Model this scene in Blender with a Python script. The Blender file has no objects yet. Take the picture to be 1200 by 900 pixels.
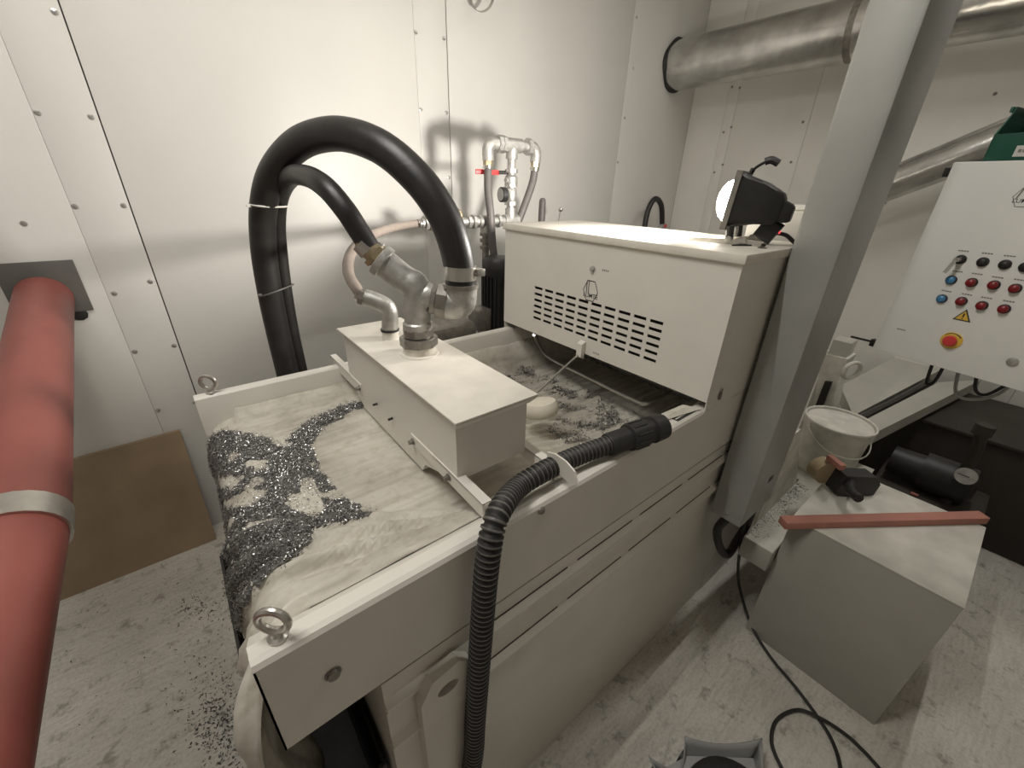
import bpy, bmesh, math, random
from mathutils import Vector as V, Matrix, noise
random.seed(7)
scene = bpy.context.scene
col = scene.collection

# ------------------------------------------------------------------ camera
# world: X along the belt filter (towards the hood), Y across it (towards the back wall), Z up, metres
MR = ((0.78140056, -0.62347611, 0.02628126),
      (-0.25346838, -0.35559239, -0.89961538),
      (0.57023411, 0.69629849, -0.43589157))          # rows: camera right, down, forward in world axes
FPX, CAMZ = 477.75, 1.75
CAM = V((0, 0, CAMZ))
RIGHT, DOWN, FWD = V(MR[0]), V(MR[1]), V(MR[2])
cd = bpy.data.cameras.new('camera'); cd.sensor_width = 36.0; cd.lens = FPX / 1200 * 36.0
cd.clip_start = 0.02; cd.clip_end = 60
cam = bpy.data.objects.new('camera', cd); col.objects.link(cam)
cam.matrix_world = Matrix(((RIGHT.x, -DOWN.x, -FWD.x, 0), (RIGHT.y, -DOWN.y, -FWD.y, 0),
                           (RIGHT.z, -DOWN.z, -FWD.z, CAMZ), (0, 0, 0, 1)))
scene.camera = cam

# ------------------------------------------------------------------ light
w = bpy.data.worlds.new('world'); scene.world = w; w.use_nodes = True
w.node_tree.nodes['Background'].inputs[0].default_value = (1.0, 0.96, 0.90, 1)
w.node_tree.nodes['Background'].inputs[1].default_value = 0.10
LAMP_POWER = 27.0
FILL_POWER = (35.0, 20.0)
scene.cycles.diffuse_bounces = 8; scene.cycles.max_bounces = 14
vs = scene.view_settings
vs.view_transform = 'Standard'; vs.look = 'None'; vs.gamma = 1.0; vs.exposure = 0.0; vs.use_curve_mapping = False

# ------------------------------------------------------------------ pixel helpers (photo frame 1200x900)
def ray(u, v): return RIGHT * ((u - 600) / FPX) + DOWN * ((v - 450) / FPX) + FWD
def on(u, v, ax, val):
    d = ray(u, v); return CAM + d * ((val - CAM[ax]) / d[ax])
def PX(u, v, x): return on(u, v, 0, x)
def PY(u, v, y): return on(u, v, 1, y)
def PZ(u, v, z): return on(u, v, 2, z)
def PP(u, v, p0, n):
    d = ray(u, v); n = V(n); return CAM + d * ((V(p0) - CAM).dot(n) / d.dot(n))
def proj(p):
    q = V(p) - CAM; z = q.dot(FWD); return (600 + FPX * q.dot(RIGHT) / z, 450 + FPX * q.dot(DOWN) / z)
def inpoly(pt, poly):
    x, y = pt; r = False; j = len(poly) - 1
    for i in range(len(poly)):
        xi, yi = poly[i]; xj, yj = poly[j]
        if (yi > y) != (yj > y) and x < (xj - xi) * (y - yi) / (yj - yi) + xi: r = not r
        j = i
    return r

# ------------------------------------------------------------------ materials
def mat(name, base, rough=0.5, metal=0.0, var=0.0, vscale=6.0, bump=0.0, bscale=80.0, spec=0.5, dark=None, emit=None, est=0.0, detail=6):
    m = bpy.data.materials.new(name); m.use_nodes = True
    nt = m.node_tree; b = nt.nodes['Principled BSDF']
    b.inputs['Base Color'].default_value = (*base, 1); b.inputs['Roughness'].default_value = rough
    b.inputs['Metallic'].default_value = metal; b.inputs['Specular IOR Level'].default_value = spec
    if var > 0 or bump > 0: tc = nt.nodes.new('ShaderNodeTexCoord')
    if var > 0:
        n = nt.nodes.new('ShaderNodeTexNoise'); n.inputs['Scale'].default_value = vscale; n.inputs['Detail'].default_value = detail
        nt.links.new(tc.outputs['Object'], n.inputs['Vector'])
        r = nt.nodes.new('ShaderNodeValToRGB'); r.color_ramp.elements[0].position = 0.3; r.color_ramp.elements[1].position = 0.7
        d = dark if dark else tuple(c * (1 - var) for c in base)
        r.color_ramp.elements[0].color = (*d, 1); r.color_ramp.elements[1].color = (*base, 1)
        nt.links.new(n.outputs['Fac'], r.inputs['Fac']); nt.links.new(r.outputs['Color'], b.inputs['Base Color'])
    if bump > 0:
        n2 = nt.nodes.new('ShaderNodeTexNoise'); n2.inputs['Scale'].default_value = bscale; n2.inputs['Detail'].default_value = 5
        nt.links.new(tc.outputs['Object'], n2.inputs['Vector'])
        bp = nt.nodes.new('ShaderNodeBump'); bp.inputs['Strength'].default_value = bump; bp.inputs['Distance'].default_value = 0.01
        nt.links.new(n2.outputs['Fac'], bp.inputs['Height']); nt.links.new(bp.outputs['Normal'], b.inputs['Normal'])
    if emit:
        b.inputs['Emission Color'].default_value = (*emit, 1); b.inputs['Emission Strength'].default_value = est
    return m
M = {}
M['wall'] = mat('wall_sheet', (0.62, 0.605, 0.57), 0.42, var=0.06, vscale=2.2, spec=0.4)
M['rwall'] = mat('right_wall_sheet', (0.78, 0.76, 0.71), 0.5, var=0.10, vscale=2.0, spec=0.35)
M['gap'] = mat('joint_dark', (0.05, 0.045, 0.04), 0.8)
M['screw'] = mat('screw_zinc', (0.55, 0.54, 0.52), 0.3, 0.9)
M['paint'] = mat('machine_paint', (0.69, 0.66, 0.60), 0.42, var=0.05, vscale=7, bump=0.03, bscale=400)
M['dusty'] = mat('machine_paint_dusty', (0.74, 0.70, 0.62), 0.55, var=0.14, vscale=16)
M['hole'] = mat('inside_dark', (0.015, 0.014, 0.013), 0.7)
M['column'] = mat('galvanised_post', (0.40, 0.40, 0.38), 0.5, 0.35, var=0.10, vscale=9, bump=0.03, bscale=60)
M['duct'] = mat('duct_zinc', (0.72, 0.71, 0.68), 0.24, 0.95, var=0.40, vscale=7, bump=0.35, bscale=9)
M['zinc'] = mat('zinc_fitting', (0.54, 0.53, 0.50), 0.45, 0.7, var=0.35, vscale=34, bump=0.20, bscale=60)
M['dzinc'] = mat('dark_zinc_fitting', (0.30, 0.28, 0.25), 0.42, 0.7, var=0.35, vscale=40, bump=0.06, bscale=90)
M['brass'] = mat('brass', (0.50, 0.41, 0.27), 0.4, 0.85, var=0.3, vscale=40)
M['plate'] = mat('dark_steel_plate', (0.13, 0.122, 0.11), 0.55, 0.2, var=0.2, vscale=9)
M['sludge'] = mat('swarf_sludge', (0.26, 0.255, 0.245), 0.5, 0.35, var=0.7, vscale=75, bump=0.9, bscale=170)
M['steel'] = mat('steel', (0.60, 0.58, 0.54), 0.3, 0.95, var=0.15, vscale=40)
M['rubber'] = mat('black_rubber', (0.022, 0.020, 0.019), 0.42, var=0.45, vscale=22, bump=0.05, bscale=160, dark=(0.012, 0.011, 0.011))
M['black'] = mat('black_plastic', (0.020, 0.019, 0.018), 0.5, var=0.3, vscale=30)
M['corr'] = mat('corrugated_groove', (0.012, 0.012, 0.011), 0.6)
M['corr2'] = mat('corrugated_crest', (0.13, 0.122, 0.11), 0.45, var=0.4, vscale=60)
M['greyhose'] = mat('grey_brown_hose', (0.30, 0.25, 0.215), 0.55, var=0.2, vscale=30)
M['dhose'] = mat('dark_grey_hose', (0.11, 0.10, 0.095), 0.55, var=0.2, vscale=30)
M['redpipe'] = mat('red_brown_pipe', (0.29, 0.082, 0.066), 0.42, var=0.22, vscale=7, bump=0.02, bscale=60)
M['board'] = mat('brown_board', (0.30, 0.215, 0.135), 0.75, var=0.25, vscale=5, bump=0.05, bscale=120)
M['red'] = mat('red_plastic', (0.62, 0.05, 0.05), 0.4)
M['dred'] = mat('dark_red_button', (0.22, 0.012, 0.015), 0.35)
M['blue'] = mat('blue_button', (0.06, 0.22, 0.42), 0.35)
M['yellow'] = mat('yellow_plate', (0.75, 0.48, 0.07), 0.45)
M['green'] = mat('green_plastic', (0.012, 0.085, 0.055), 0.4, var=0.2, vscale=10)
M['label'] = mat('label_white', (0.62, 0.60, 0.55), 0.6)
M['ink'] = mat('print_black', (0.03, 0.03, 0.03), 0.6)
M['ink2'] = mat('print_grey', (0.22, 0.21, 0.19), 0.6)
M['cabinet'] = mat('cabinet_paint', (0.83, 0.82, 0.78), 0.42, var=0.03, vscale=6, bump=0.04, bscale=500)
M['bucket'] = mat('bucket_plastic', (0.78, 0.76, 0.69), 0.4, var=0.30, vscale=16)
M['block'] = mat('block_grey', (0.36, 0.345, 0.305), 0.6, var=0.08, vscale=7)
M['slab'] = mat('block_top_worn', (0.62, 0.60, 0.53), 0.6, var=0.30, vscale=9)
M['lath'] = mat('reddish_wood', (0.42, 0.18, 0.135), 0.65, var=0.25, vscale=9)
M['tape'] = mat('parcel_tape', (0.42, 0.33, 0.21), 0.3, var=0.2, vscale=10)
M['brown'] = mat('shade_brown', (0.042, 0.035, 0.028), 0.7, var=0.3, vscale=4)  # shade of the right-hand corner put into the colour
M['beam'] = mat('beam_paint', (0.46, 0.45, 0.40), 0.5, var=0.10, vscale=6)
M['cream'] = mat('cream_float', (0.68, 0.63, 0.53), 0.5, var=0.15, vscale=20)
M['greytray'] = mat('grey_tray', (0.30, 0.30, 0.29), 0.45, var=0.1, vscale=8)
M['lens'] = mat('lamp_lens', (1, 0.95, 0.88), 0.3, emit=(1.0, 0.93, 0.82), est=40.0)
M['tube'] = mat('fill_tube', (0.9, 0.9, 0.88), 0.4, emit=(1.0, 0.96, 0.88), est=6.0)  # glow of the added fill battens
M['pilot'] = mat('red_pilot_light', (0.8, 0.05, 0.06), 0.3, emit=(1.0, 0.08, 0.10), est=1.2)
M['glass'] = mat('gauge_face', (0.34, 0.34, 0.32), 0.25)
M['chip'] = mat('metal_chip', (0.46, 0.455, 0.445), 0.36, 0.9)
M['chipd'] = mat('metal_chip_dark', (0.085, 0.082, 0.080), 0.45, 0.6)
M['belt'] = mat('belt_mesh', (0.16, 0.145, 0.125), 0.6, 0.3, var=0.3, vscale=20)

def floor_mat():
    m = bpy.data.materials.new('concrete_floor'); m.use_nodes = True; nt = m.node_tree; b = nt.nodes['Principled BSDF']; L = nt.links
    tc = nt.nodes.new('ShaderNodeTexCoord')
    def nz(s, d, rough=0.6, src=None):
        n = nt.nodes.new('ShaderNodeTexNoise'); n.inputs['Scale'].default_value = s; n.inputs['Detail'].default_value = d; n.inputs['Roughness'].default_value = rough
        L.new(src if src else tc.outputs['Object'], n.inputs['Vector']); return n
    def ramp(n, p0, p1, c0, c1):
        r = nt.nodes.new('ShaderNodeValToRGB'); r.color_ramp.elements[0].position = p0; r.color_ramp.elements[1].position = p1
        r.color_ramp.elements[0].color = (*c0, 1); r.color_ramp.elements[1].color = (*c1, 1); L.new(n.outputs['Fac'], r.inputs['Fac']); return r
    def mix(a, bb, f, mode='MULTIPLY'):
        x = nt.nodes.new('ShaderNodeMixRGB'); x.blend_type = mode; x.inputs['Fac'].default_value = f
        L.new(a.outputs['Color'], x.inputs['Color1']); L.new(bb.outputs['Color'], x.inputs['Color2']); return x
    base = ramp(nz(2.3, 8), 0.32, 0.68, (0.47, 0.445, 0.40), (0.62, 0.595, 0.54))
    spots = ramp(nz(13, 9, 0.70), 0.36, 0.45, (0.30, 0.28, 0.25), (1, 1, 1))
    fine = ramp(nz(90, 4), 0.30, 0.55, (0.72, 0.70, 0.67), (1, 1, 1))
    mp = nt.nodes.new('ShaderNodeMapping'); mp.inputs['Scale'].default_value = (3, 26, 1); mp.inputs['Rotation'].default_value = (0, 0, 0.7)
    L.new(tc.outputs['Object'], mp.inputs['Vector'])
    streak = ramp(nz(3.0, 6, 0.6, mp.outputs['Vector']), 0.36, 0.55, (0.70, 0.68, 0.64), (1, 1, 1))
    c = mix(mix(mix(base, spots, 0.58), fine, 0.7), streak, 0.42)
    L.new(c.outputs['Color'], b.inputs['Base Color']); b.inputs['Roughness'].default_value = 0.55
    bp = nt.nodes.new('ShaderNodeBump'); bp.inputs['Strength'].default_value = 0.15; bp.inputs['Distance'].default_value = 0.01
    n = nz(40, 6); L.new(n.outputs['Fac'], bp.inputs['Height']); L.new(bp.outputs['Normal'], b.inputs['Normal'])
    return m
M['floor'] = floor_mat()

def fleece_mat():
    m = bpy.data.materials.new('filter_fleece'); m.use_nodes = True; nt = m.node_tree; b = nt.nodes['Principled BSDF']; L = nt.links
    tc = nt.nodes.new('ShaderNodeTexCoord')
    n = nt.nodes.new('ShaderNodeTexNoise'); n.inputs['Scale'].default_value = 7; n.inputs['Detail'].default_value = 8
    L.new(tc.outputs['Object'], n.inputs['Vector'])
    r = nt.nodes.new('ShaderNodeValToRGB'); e = r.color_ramp.elements
    e[0].position = 0.28; e[0].color = (0.43, 0.40, 0.345, 1); e[1].position = 0.62; e[1].color = (0.60, 0.57, 0.50, 1)
    L.new(n.outputs['Fac'], r.inputs['Fac'])
    n2 = nt.nodes.new('ShaderNodeTexNoise'); n2.inputs['Scale'].default_value = 38; n2.inputs['Detail'].default_value = 7
    L.new(tc.outputs['Object'], n2.inputs['Vector'])
    r2 = nt.nodes.new('ShaderNodeValToRGB'); r2.color_ramp.elements[0].position = 0.36; r2.color_ramp.elements[1].position = 0.5
    r2.color_ramp.elements[0].color = (0.80, 0.78, 0.74, 1); r2.color_ramp.elements[1].color = (1, 1, 1, 1)
    L.new(n2.outputs['Fac'], r2.inputs['Fac'])
    x = nt.nodes.new('ShaderNodeMixRGB'); x.blend_type = 'MULTIPLY'; x.inputs['Fac'].default_value = 0.6
    L.new(r.outputs['Color'], x.inputs['Color1']); L.new(r2.outputs['Color'], x.inputs['Color2'])
    mp = nt.nodes.new('ShaderNodeMapping'); mp.inputs['Scale'].default_value = (1.6, 34, 2); mp.inputs['Rotation'].default_value = (0, 0, .12)
    L.new(tc.outputs['Object'], mp.inputs['Vector'])
    n3 = nt.nodes.new('ShaderNodeTexNoise'); n3.inputs['Scale'].default_value = 1.4; n3.inputs['Detail'].default_value = 7; n3.inputs['Roughness'].default_value = .6
    L.new(mp.outputs['Vector'], n3.inputs['Vector'])
    r3 = nt.nodes.new('ShaderNodeValToRGB'); r3.color_ramp.elements[0].position = 0.34; r3.color_ramp.elements[1].position = 0.54
    r3.color_ramp.elements[0].color = (0.50, 0.46, 0.37, 1); r3.color_ramp.elements[1].color = (1, 1, 1, 1)
    L.new(n3.outputs['Fac'], r3.inputs['Fac'])
    x2 = nt.nodes.new('ShaderNodeMixRGB'); x2.blend_type = 'MULTIPLY'; x2.inputs['Fac'].default_value = 0.34
    L.new(x.outputs['Color'], x2.inputs['Color1']); L.new(r3.outputs['Color'], x2.inputs['Color2'])
    L.new(x2.outputs['Color'], b.inputs['Base Color']); b.inputs['Roughness'].default_value = 0.7
    bp = nt.nodes.new('ShaderNodeBump'); bp.inputs['Strength'].default_value = 0.12; bp.inputs['Distance'].default_value = 0.01
    L.new(n2.outputs['Fac'], bp.inputs['Height']); L.new(bp.outputs['Normal'], b.inputs['Normal'])
    return m
M['fleece'] = fleece_mat()

# ------------------------------------------------------------------ mesh builder
def smooth_path(pts, k=6):
    pts = [V(p) for p in pts]; out = []
    for i in range(len(pts) - 1):
        p0 = pts[max(i - 1, 0)]; p1 = pts[i]; p2 = pts[i + 1]; p3 = pts[min(i + 2, len(pts) - 1)]
        for j in range(k):
            t = j / k
            out.append(0.5 * ((2 * p1) + (p2 - p0) * t + (2 * p0 - 5 * p1 + 4 * p2 - p3) * t * t + (3 * p1 - p0 - 3 * p2 + p3) * t ** 3))
    out.append(pts[-1]); return out
def resample(pts, step):
    out = [pts[0]]; acc = 0.0
    for a, b in zip(pts, pts[1:]):
        l = (b - a).length
        if l < 1e-9: continue
        d = step - acc
        while d <= l:
            out.append(a.lerp(b, d / l)); d += step
        acc = (acc + l) % step
    return out
def frame(d):
    d = V(d).normalized(); a = V((0, 0, 1)) if abs(d.z) < 0.9 else V((1, 0, 0))
    u = d.cross(a).normalized(); return u, d.cross(u).normalized(), d
class B:
    def __init__(s): s.v = []; s.f = []
    def add(s, vs, fs):
        o = len(s.v); s.v += [tuple(p) for p in vs]; s.f += [tuple(i + o for i in f) for f in fs]; return s
    def box(s, x0, x1, y0, y1, z0, z1, bev=0.0, mtx=None):
        bm = bmesh.new(); bmesh.ops.create_cube(bm, size=1.0)
        for p in bm.verts: p.co = V(((x0 + x1) / 2 + p.co.x * (x1 - x0), (y0 + y1) / 2 + p.co.y * (y1 - y0), (z0 + z1) / 2 + p.co.z * (z1 - z0)))
        if bev > 0: bmesh.ops.bevel(bm, geom=bm.edges[:], offset=bev, segments=2, affect='EDGES', profile=0.5)
        return s.frombm(bm, mtx)
    def frombm(s, bm, mtx=None):
        bm.verts.index_update()
        s.add([(mtx @ p.co if mtx else p.co.copy()) for p in bm.verts], [[q.index for q in f.verts] for f in bm.faces]); bm.free(); return s
    def tube(s, pts, r, n=14, caps=True, closed=False):
        pts = [V(p) for p in pts]; N = len(pts); rs = r if isinstance(r, (list, tuple)) else [r] * N
        u = None; vs = []; fs = []
        for i in range(N):
            if closed: d = pts[(i + 1) % N] - pts[i - 1]
            else: d = pts[min(i + 1, N - 1)] - pts[max(i - 1, 0)]
            d.normalize()
            if u is None: u, _, _ = frame(d)
            u = (u - d * u.dot(d)).normalized(); w_ = d.cross(u)
            for k in range(n):
                a = 2 * math.pi * k / n; vs.append(pts[i] + (u * math.cos(a) + w_ * math.sin(a)) * rs[i])
        for i in range(N if closed else N - 1):
            for k in range(n):
                a, b = i * n + k, i * n + (k + 1) % n; c_ = ((i + 1) % N) * n
                fs.append((a, b, c_ + (k + 1) % n, c_ + k))
        if caps and not closed: fs.append(tuple(range(n - 1, -1, -1))); fs.append(tuple((N - 1) * n + k for k in range(n)))
        return s.add(vs, fs)
    def lathe(s, p0, d, prof, n=20):
        """prof: (distance along d, radius)"""
        u, w_, d = frame(d); p0 = V(p0); vs = []; fs = []
        for h, r in prof:
            for k in range(n):
                a = 2 * math.pi * k / n; vs.append(p0 + d * h + (u * math.cos(a) + w_ * math.sin(a)) * r)
        for i in range(len(prof) - 1):
            for k in range(n): fs.append((i * n + k, i * n + (k + 1) % n, (i + 1) * n + (k + 1) % n, (i + 1) * n + k))
        fs.append(tuple(range(n - 1, -1, -1))); fs.append(tuple((len(prof) - 1) * n + k for k in range(n)))
        return s.add(vs, fs)
    def prism(s, poly, off):
        off = V(off); n = len(poly); p = [V(q) for q in poly]
        return s.add(p + [q + off for q in p], [tuple(range(n)), tuple(range(2 * n - 1, n - 1, -1))] + [(i, i + n, (i + 1) % n + n, (i + 1) % n) for i in range(n)])
    def sheet(s, rows):
        n = len(rows[0]); return s.add([p for r in rows for p in r], [(i * n + k, i * n + k + 1, (i + 1) * n + k + 1, (i + 1) * n + k) for i in range(len(rows) - 1) for k in range(n - 1)])
ORG = {}
def tag(o, label=None, cat=None, group=None, kind=None):
    if label: o['label'] = label
    if cat: o['category'] = cat
    if group: o['group'] = group
    if kind: o['kind'] = kind
    return o
def obj(name, b, m, parent=None, origin=None, smooth=True, ang=35, recalc=True):
    me = bpy.data.meshes.new(name)
    if parent is not None: org = ORG[parent.name]
    elif origin is not None: org = V(origin)
    else:
        n = len(b.v); xs = [p[0] for p in b.v]; ys = [p[1] for p in b.v]; zs = [p[2] for p in b.v]
        org = V(((min(xs) + max(xs)) / 2, (min(ys) + max(ys)) / 2, min(zs)))
    me.from_pydata([tuple(V(p) - org) for p in b.v], [], b.f)
    if recalc:
        bm = bmesh.new(); bm.from_mesh(me); bmesh.ops.recalc_face_normals(bm, faces=bm.faces[:]); bm.to_mesh(me); bm.free()
    if smooth:
        me.polygons.foreach_set('use_smooth', [True] * len(me.polygons)); me.set_sharp_from_angle(angle=math.radians(ang))
    me.materials.append(M[m] if isinstance(m, str) else m)
    o = bpy.data.objects.new(name, me); col.objects.link(o)
    if parent is not None: o.parent = parent
    else: o.location = org
    ORG[o.name] = org
    return o
def thing(name, loc, label, cat, group=None):
    o = bpy.data.objects.new(name, None); col.objects.link(o); o.location = loc; o.empty_display_size = 0.1
    ORG[o.name] = V(loc); return tag(o, label, cat, group)
def inst(src, name, parent, loc):
    """copy of a small piece sharing mesh data; loc is a world position of its own origin"""
    c_ = src.copy(); c_.name = name; col.objects.link(c_); c_.parent = parent; c_.location = V(loc) - ORG[parent.name]; return c_
def text_mesh(txt, size, o, u, v, n, depth=0.0006):
    """flat lettering: returns a builder with the glyphs in the plane (u right, v up) at o"""
    cu = bpy.data.curves.new('txt', 'FONT'); cu.body = txt; cu.size = size; cu.align_x = 'CENTER'; cu.align_y = 'CENTER'; cu.offset = size * .006
    ob = bpy.data.objects.new('txt', cu); col.objects.link(ob)
    dg = bpy.context.evaluated_depsgraph_get(); me = bpy.data.meshes.new_from_object(ob.evaluated_get(dg))
    b = B(); o = V(o); u = V(u); v = V(v); n = V(n)
    b.add([o + u * p.co.x + v * p.co.y + n * depth for p in me.vertices], [tuple(f.vertices) for f in me.polygons])
    bpy.data.objects.remove(ob); bpy.data.curves.remove(cu); bpy.data.meshes.remove(me); return b
def ring(center, normal, R, r, n=28, m=10):
    u, w_, d = frame(normal); c0 = V(center)
    return [c0 + (u * math.cos(2 * math.pi * i / n) + w_ * math.sin(2 * math.pi * i / n)) * R for i in range(n)]
def mesh_of(name, b, m):
    me = bpy.data.meshes.new(name); me.from_pydata(b.v, [], b.f)
    bm = bmesh.new(); bm.from_mesh(me); bmesh.ops.recalc_face_normals(bm, faces=bm.faces[:]); bm.to_mesh(me); bm.free()
    me.polygons.foreach_set('use_smooth', [True] * len(me.polygons)); me.set_sharp_from_angle(angle=math.radians(35))
    me.materials.append(M[m]); return me
def piece(name, me, parent, loc, rot=None):
    o = bpy.data.objects.new(name, me); col.objects.link(o); o.parent = parent; o.location = V(loc) - ORG[parent.name]
    if rot: o.rotation_euler = rot
    ORG[o.name] = ORG[parent.name]; return o

# ================================================================== THE ROOM
YW, XW, ZC = 2.35, 3.85, 3.45
tag(obj('floor', B().box(-2.6, XW + 0.1, -2.2, YW + 0.1, -0.1, 0), 'floor', origin=(0, 0, 0)), kind='structure')
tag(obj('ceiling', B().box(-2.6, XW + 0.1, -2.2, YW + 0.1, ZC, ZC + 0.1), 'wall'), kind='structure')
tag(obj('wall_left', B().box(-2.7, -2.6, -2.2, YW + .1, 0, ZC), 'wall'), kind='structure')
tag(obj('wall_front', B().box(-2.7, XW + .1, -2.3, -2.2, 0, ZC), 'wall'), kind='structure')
wb = tag(obj('wall_back', B().box(-2.6, XW + 0.1, YW + 0.009, YW + 0.1, 0, ZC), 'gap', origin=(0, YW, 0)), kind='structure')
wr = tag(obj('wall_right', B().box(XW + 0.009, XW + 0.1, -2.2, YW + 0.009, 0, ZC), 'gap', origin=(XW, 0, 0)), kind='structure')
xa, xb, xc = PY(145, 220, YW).x, PY(526, 115, YW).x, PY(730, 129, YW).x
xa0, xb0 = PY(53, 168, YW).x, PY(488, 83, YW).x
edges = [-2.6, xa0, xa, xb0, xb, xc, XW + .0003]
for i in range(6):
    g0 = 0.0022 if i in (2, 4) else 0.0003; g1 = 0.0022 if i in (1, 3) else 0.0003
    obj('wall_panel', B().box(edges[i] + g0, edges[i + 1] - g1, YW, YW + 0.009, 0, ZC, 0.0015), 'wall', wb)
sb = B().lathe((0, 0, 0), (0, -1, 0), [(0, .0095), (.002, .0095), (.0025, .0072), (.005, .0055), (.0058, .001)], 12)
screw_me = mesh_of('screw', sb, 'screw')
for u, v in [(44, 132), (88, 242), (134, 344), (158, 412), (185, 481), (64, 14), (107, 137), (145, 241), (176, 330), (204, 405), (228, 471), (28, 262),
             (487, 38), (493, 128), (497, 210), (520, 45), (523, 132), (526, 208), (742, 80), (732, 138), (724, 190), (746, 20)]:
    p = PY(u, v, YW); piece('screw', screw_me, wb, (p.x, YW, p.z))
ye = [-2.2, -0.2]
for u, v in [(940, 170), (857, 150), (845, 150)]: ye.append(PX(u, v, XW).y)
ye = sorted(set(ye)) + [YW]
for i in range(len(ye) - 1):
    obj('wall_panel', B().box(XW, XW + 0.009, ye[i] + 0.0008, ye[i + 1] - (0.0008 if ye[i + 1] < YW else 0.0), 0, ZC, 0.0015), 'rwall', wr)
rsb = B().lathe((0, 0, 0), (-1, 0, 0), [(0, .009), (.002, .009), (.004, .006), (.005, .001)], 12)
rscrew_me = mesh_of('screw', rsb, 'dzinc')
for u, v in [(858, 102), (848, 155), (837, 202), (867, 103), (857, 149), (847, 193), (941, 143), (927, 190), (1166, 110)]:
    p = PX(u, v, XW); piece('screw', rscrew_me, wr, (XW, p.y, p.z))

# two unseen fill battens, added under the ceiling to brighten the room
for i, (bx, by) in enumerate(((-0.35, 0.75), (2.50, 0.15))):
    bt_ = thing('fill_batten', (bx, by, ZC - .075), 'unseen white fill batten added under the ceiling ' + ('above the leaning board and red pipe' if i == 0 else 'over the pedestal'), 'fill light', 'added fill battens on the ceiling')
    obj('fill_tray', B().box(bx - .63, bx + .63, by - .045, by + .045, ZC - .045, ZC, .004), 'cabinet', bt_)
    obj('tube', B().tube([(bx - .60, by, ZC - .060), (bx + .60, by, ZC - .060)], .013, 12), 'tube', bt_)
    a_ = bpy.data.lights.new('fill_tube_light', 'AREA'); a_.shape = 'RECTANGLE'; a_.size = 1.2; a_.size_y = .03; a_.energy = FILL_POWER[i]; a_.color = (1.0, 0.97, 0.915)
    l_ = bpy.data.objects.new('fill_tube_light', a_); col.objects.link(l_); l_.parent = bt_; l_.location = (0, 0, -.001)

# ================================================================== BELT FILTER MACHINE
Y0, Y1 = 0.455, 1.425          # outer faces of the two side rails
XE, XH, XB = -0.058, 1.108, 1.55   # end of rails, hood front, hood back
ZR, ZB = 1.17, 0.957           # rail top, rail bottom
mach = thing('belt_filter', (0.75, 0.94, 0), 'light grey belt filter machine with slotted hood, long side rails and base tank', 'machine')
def rail(sgn, yo):
    """folded sheet: outer face, top lip, inner sloping flange"""
    y = lambda t: yo + sgn * t
    f = .098 if sgn > 0 else .053
    prof = [(y(0), ZB), (y(0), ZR - .012), (y(.004), ZR - .004), (y(.012), ZR), (y(.034), ZR), (y(.040), ZR - .006), (y(f), 1.112), (y(f + .003), 0.93), (y(f), 0.93), (y(f - .004), 1.110), (y(.036), ZR - .010), (y(.013), ZR - .003), (y(.004), ZR - .013), (y(.003), ZB)]
    b = B(); n = len(prof)
    a = [V((XE, p, q)) for p, q in prof]; c = [V((1.60, p, q)) for p, q in prof]
    fs = [(i, (i + 1) % n, (i + 1) % n + n, i + n) for i in range(n)]
    b.add(a + c, fs); return b
for sgn, yo in ((1, Y0), (-1, Y1)):
    r = obj('side_rail', rail(sgn, yo), 'paint', mach, ang=25)
    obj('rail_end_plate', B().prism([(XE, yo, ZB), (XE, yo, ZR - .013), (XE, yo + sgn * .013, ZR - .002), (XE, yo + sgn * .034, ZR - .002), (XE, yo + sgn * .05, 1.10), (XE, yo + sgn * .05, ZB)], (0.003, 0, 0)), 'paint', r)
    rb = B().lathe((XE + .088, yo, 1.062), (0, -sgn, 0), [(0, .013), (.002, .013), (.002, .010), (.007, .0095), (.008, .002)], 12)
    obj('bolt', rb, 'dzinc', r)
obj('bolt', B().lathe((PY(634, 598, Y0).x, Y0, PY(634, 598, Y0).z), (0, -1, 0), [(0, .009), (.002, .009), (.006, .006), (.007, .001)], 10), 'dzinc', mach)
# end roller under the fleece
obj('end_roller', B().lathe((0.03, Y0 + .06, 1.0), (0, 1, 0), [(0, .03), (0, .075), (Y1 - Y0 - .12, .075), (Y1 - Y0 - .12, .03)], 24), 'belt', mach)
# base tank: three stacked side sheets with a drip lip under each
XBASE = 0.095
for y, s in ((Y0, -1), (Y1, 1)):
    t = -s
    for z0, z1, ins in ((0.874, 0.9470, .003), (0.742, 0.850, .004), (0.0, 0.718, .006)):
        sh = obj('side_sheet', B().box(XBASE, 1.60, min(y + t * ins, y + t * (ins + .008)), max(y + t * ins, y + t * (ins + .008)), z0, z1, .0015), 'paint', mach)
        if z0 > 0.1:
            lip = B().prism([(XBASE, y + t * ins, z0 + .024), (XBASE, y - t * .0085, z0 + .008), (XBASE, y - t * .0085, z0), (XBASE, y + t * ins, z0)], (1.60 - XBASE, 0, 0))
            obj('drip_lip', lip, 'paint', sh, ang=20)
            if s == -1:
                for k in range(5):
                    xs = 0.325 + k * 0.262 + (0.02 if z0 > .8 else 0)
                    obj('slot_shade', B().box(xs, xs + 0.225, y + ins - .0012, y + ins + .002, z0 + .0265, z0 + .0305), 'gap', sh)  # raised dark bar; the slot's inner shade is put into its colour
obj('base_end_sheet', B().box(XBASE, XBASE + .008, Y0 + .008, Y1 - .008, 0, .95, .002), 'paint', mach)
obj('inner_tank', B().box(XBASE + .05, 1.58, Y0 + .03, Y1 - .03, .05, .86), 'hole', mach)
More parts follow.
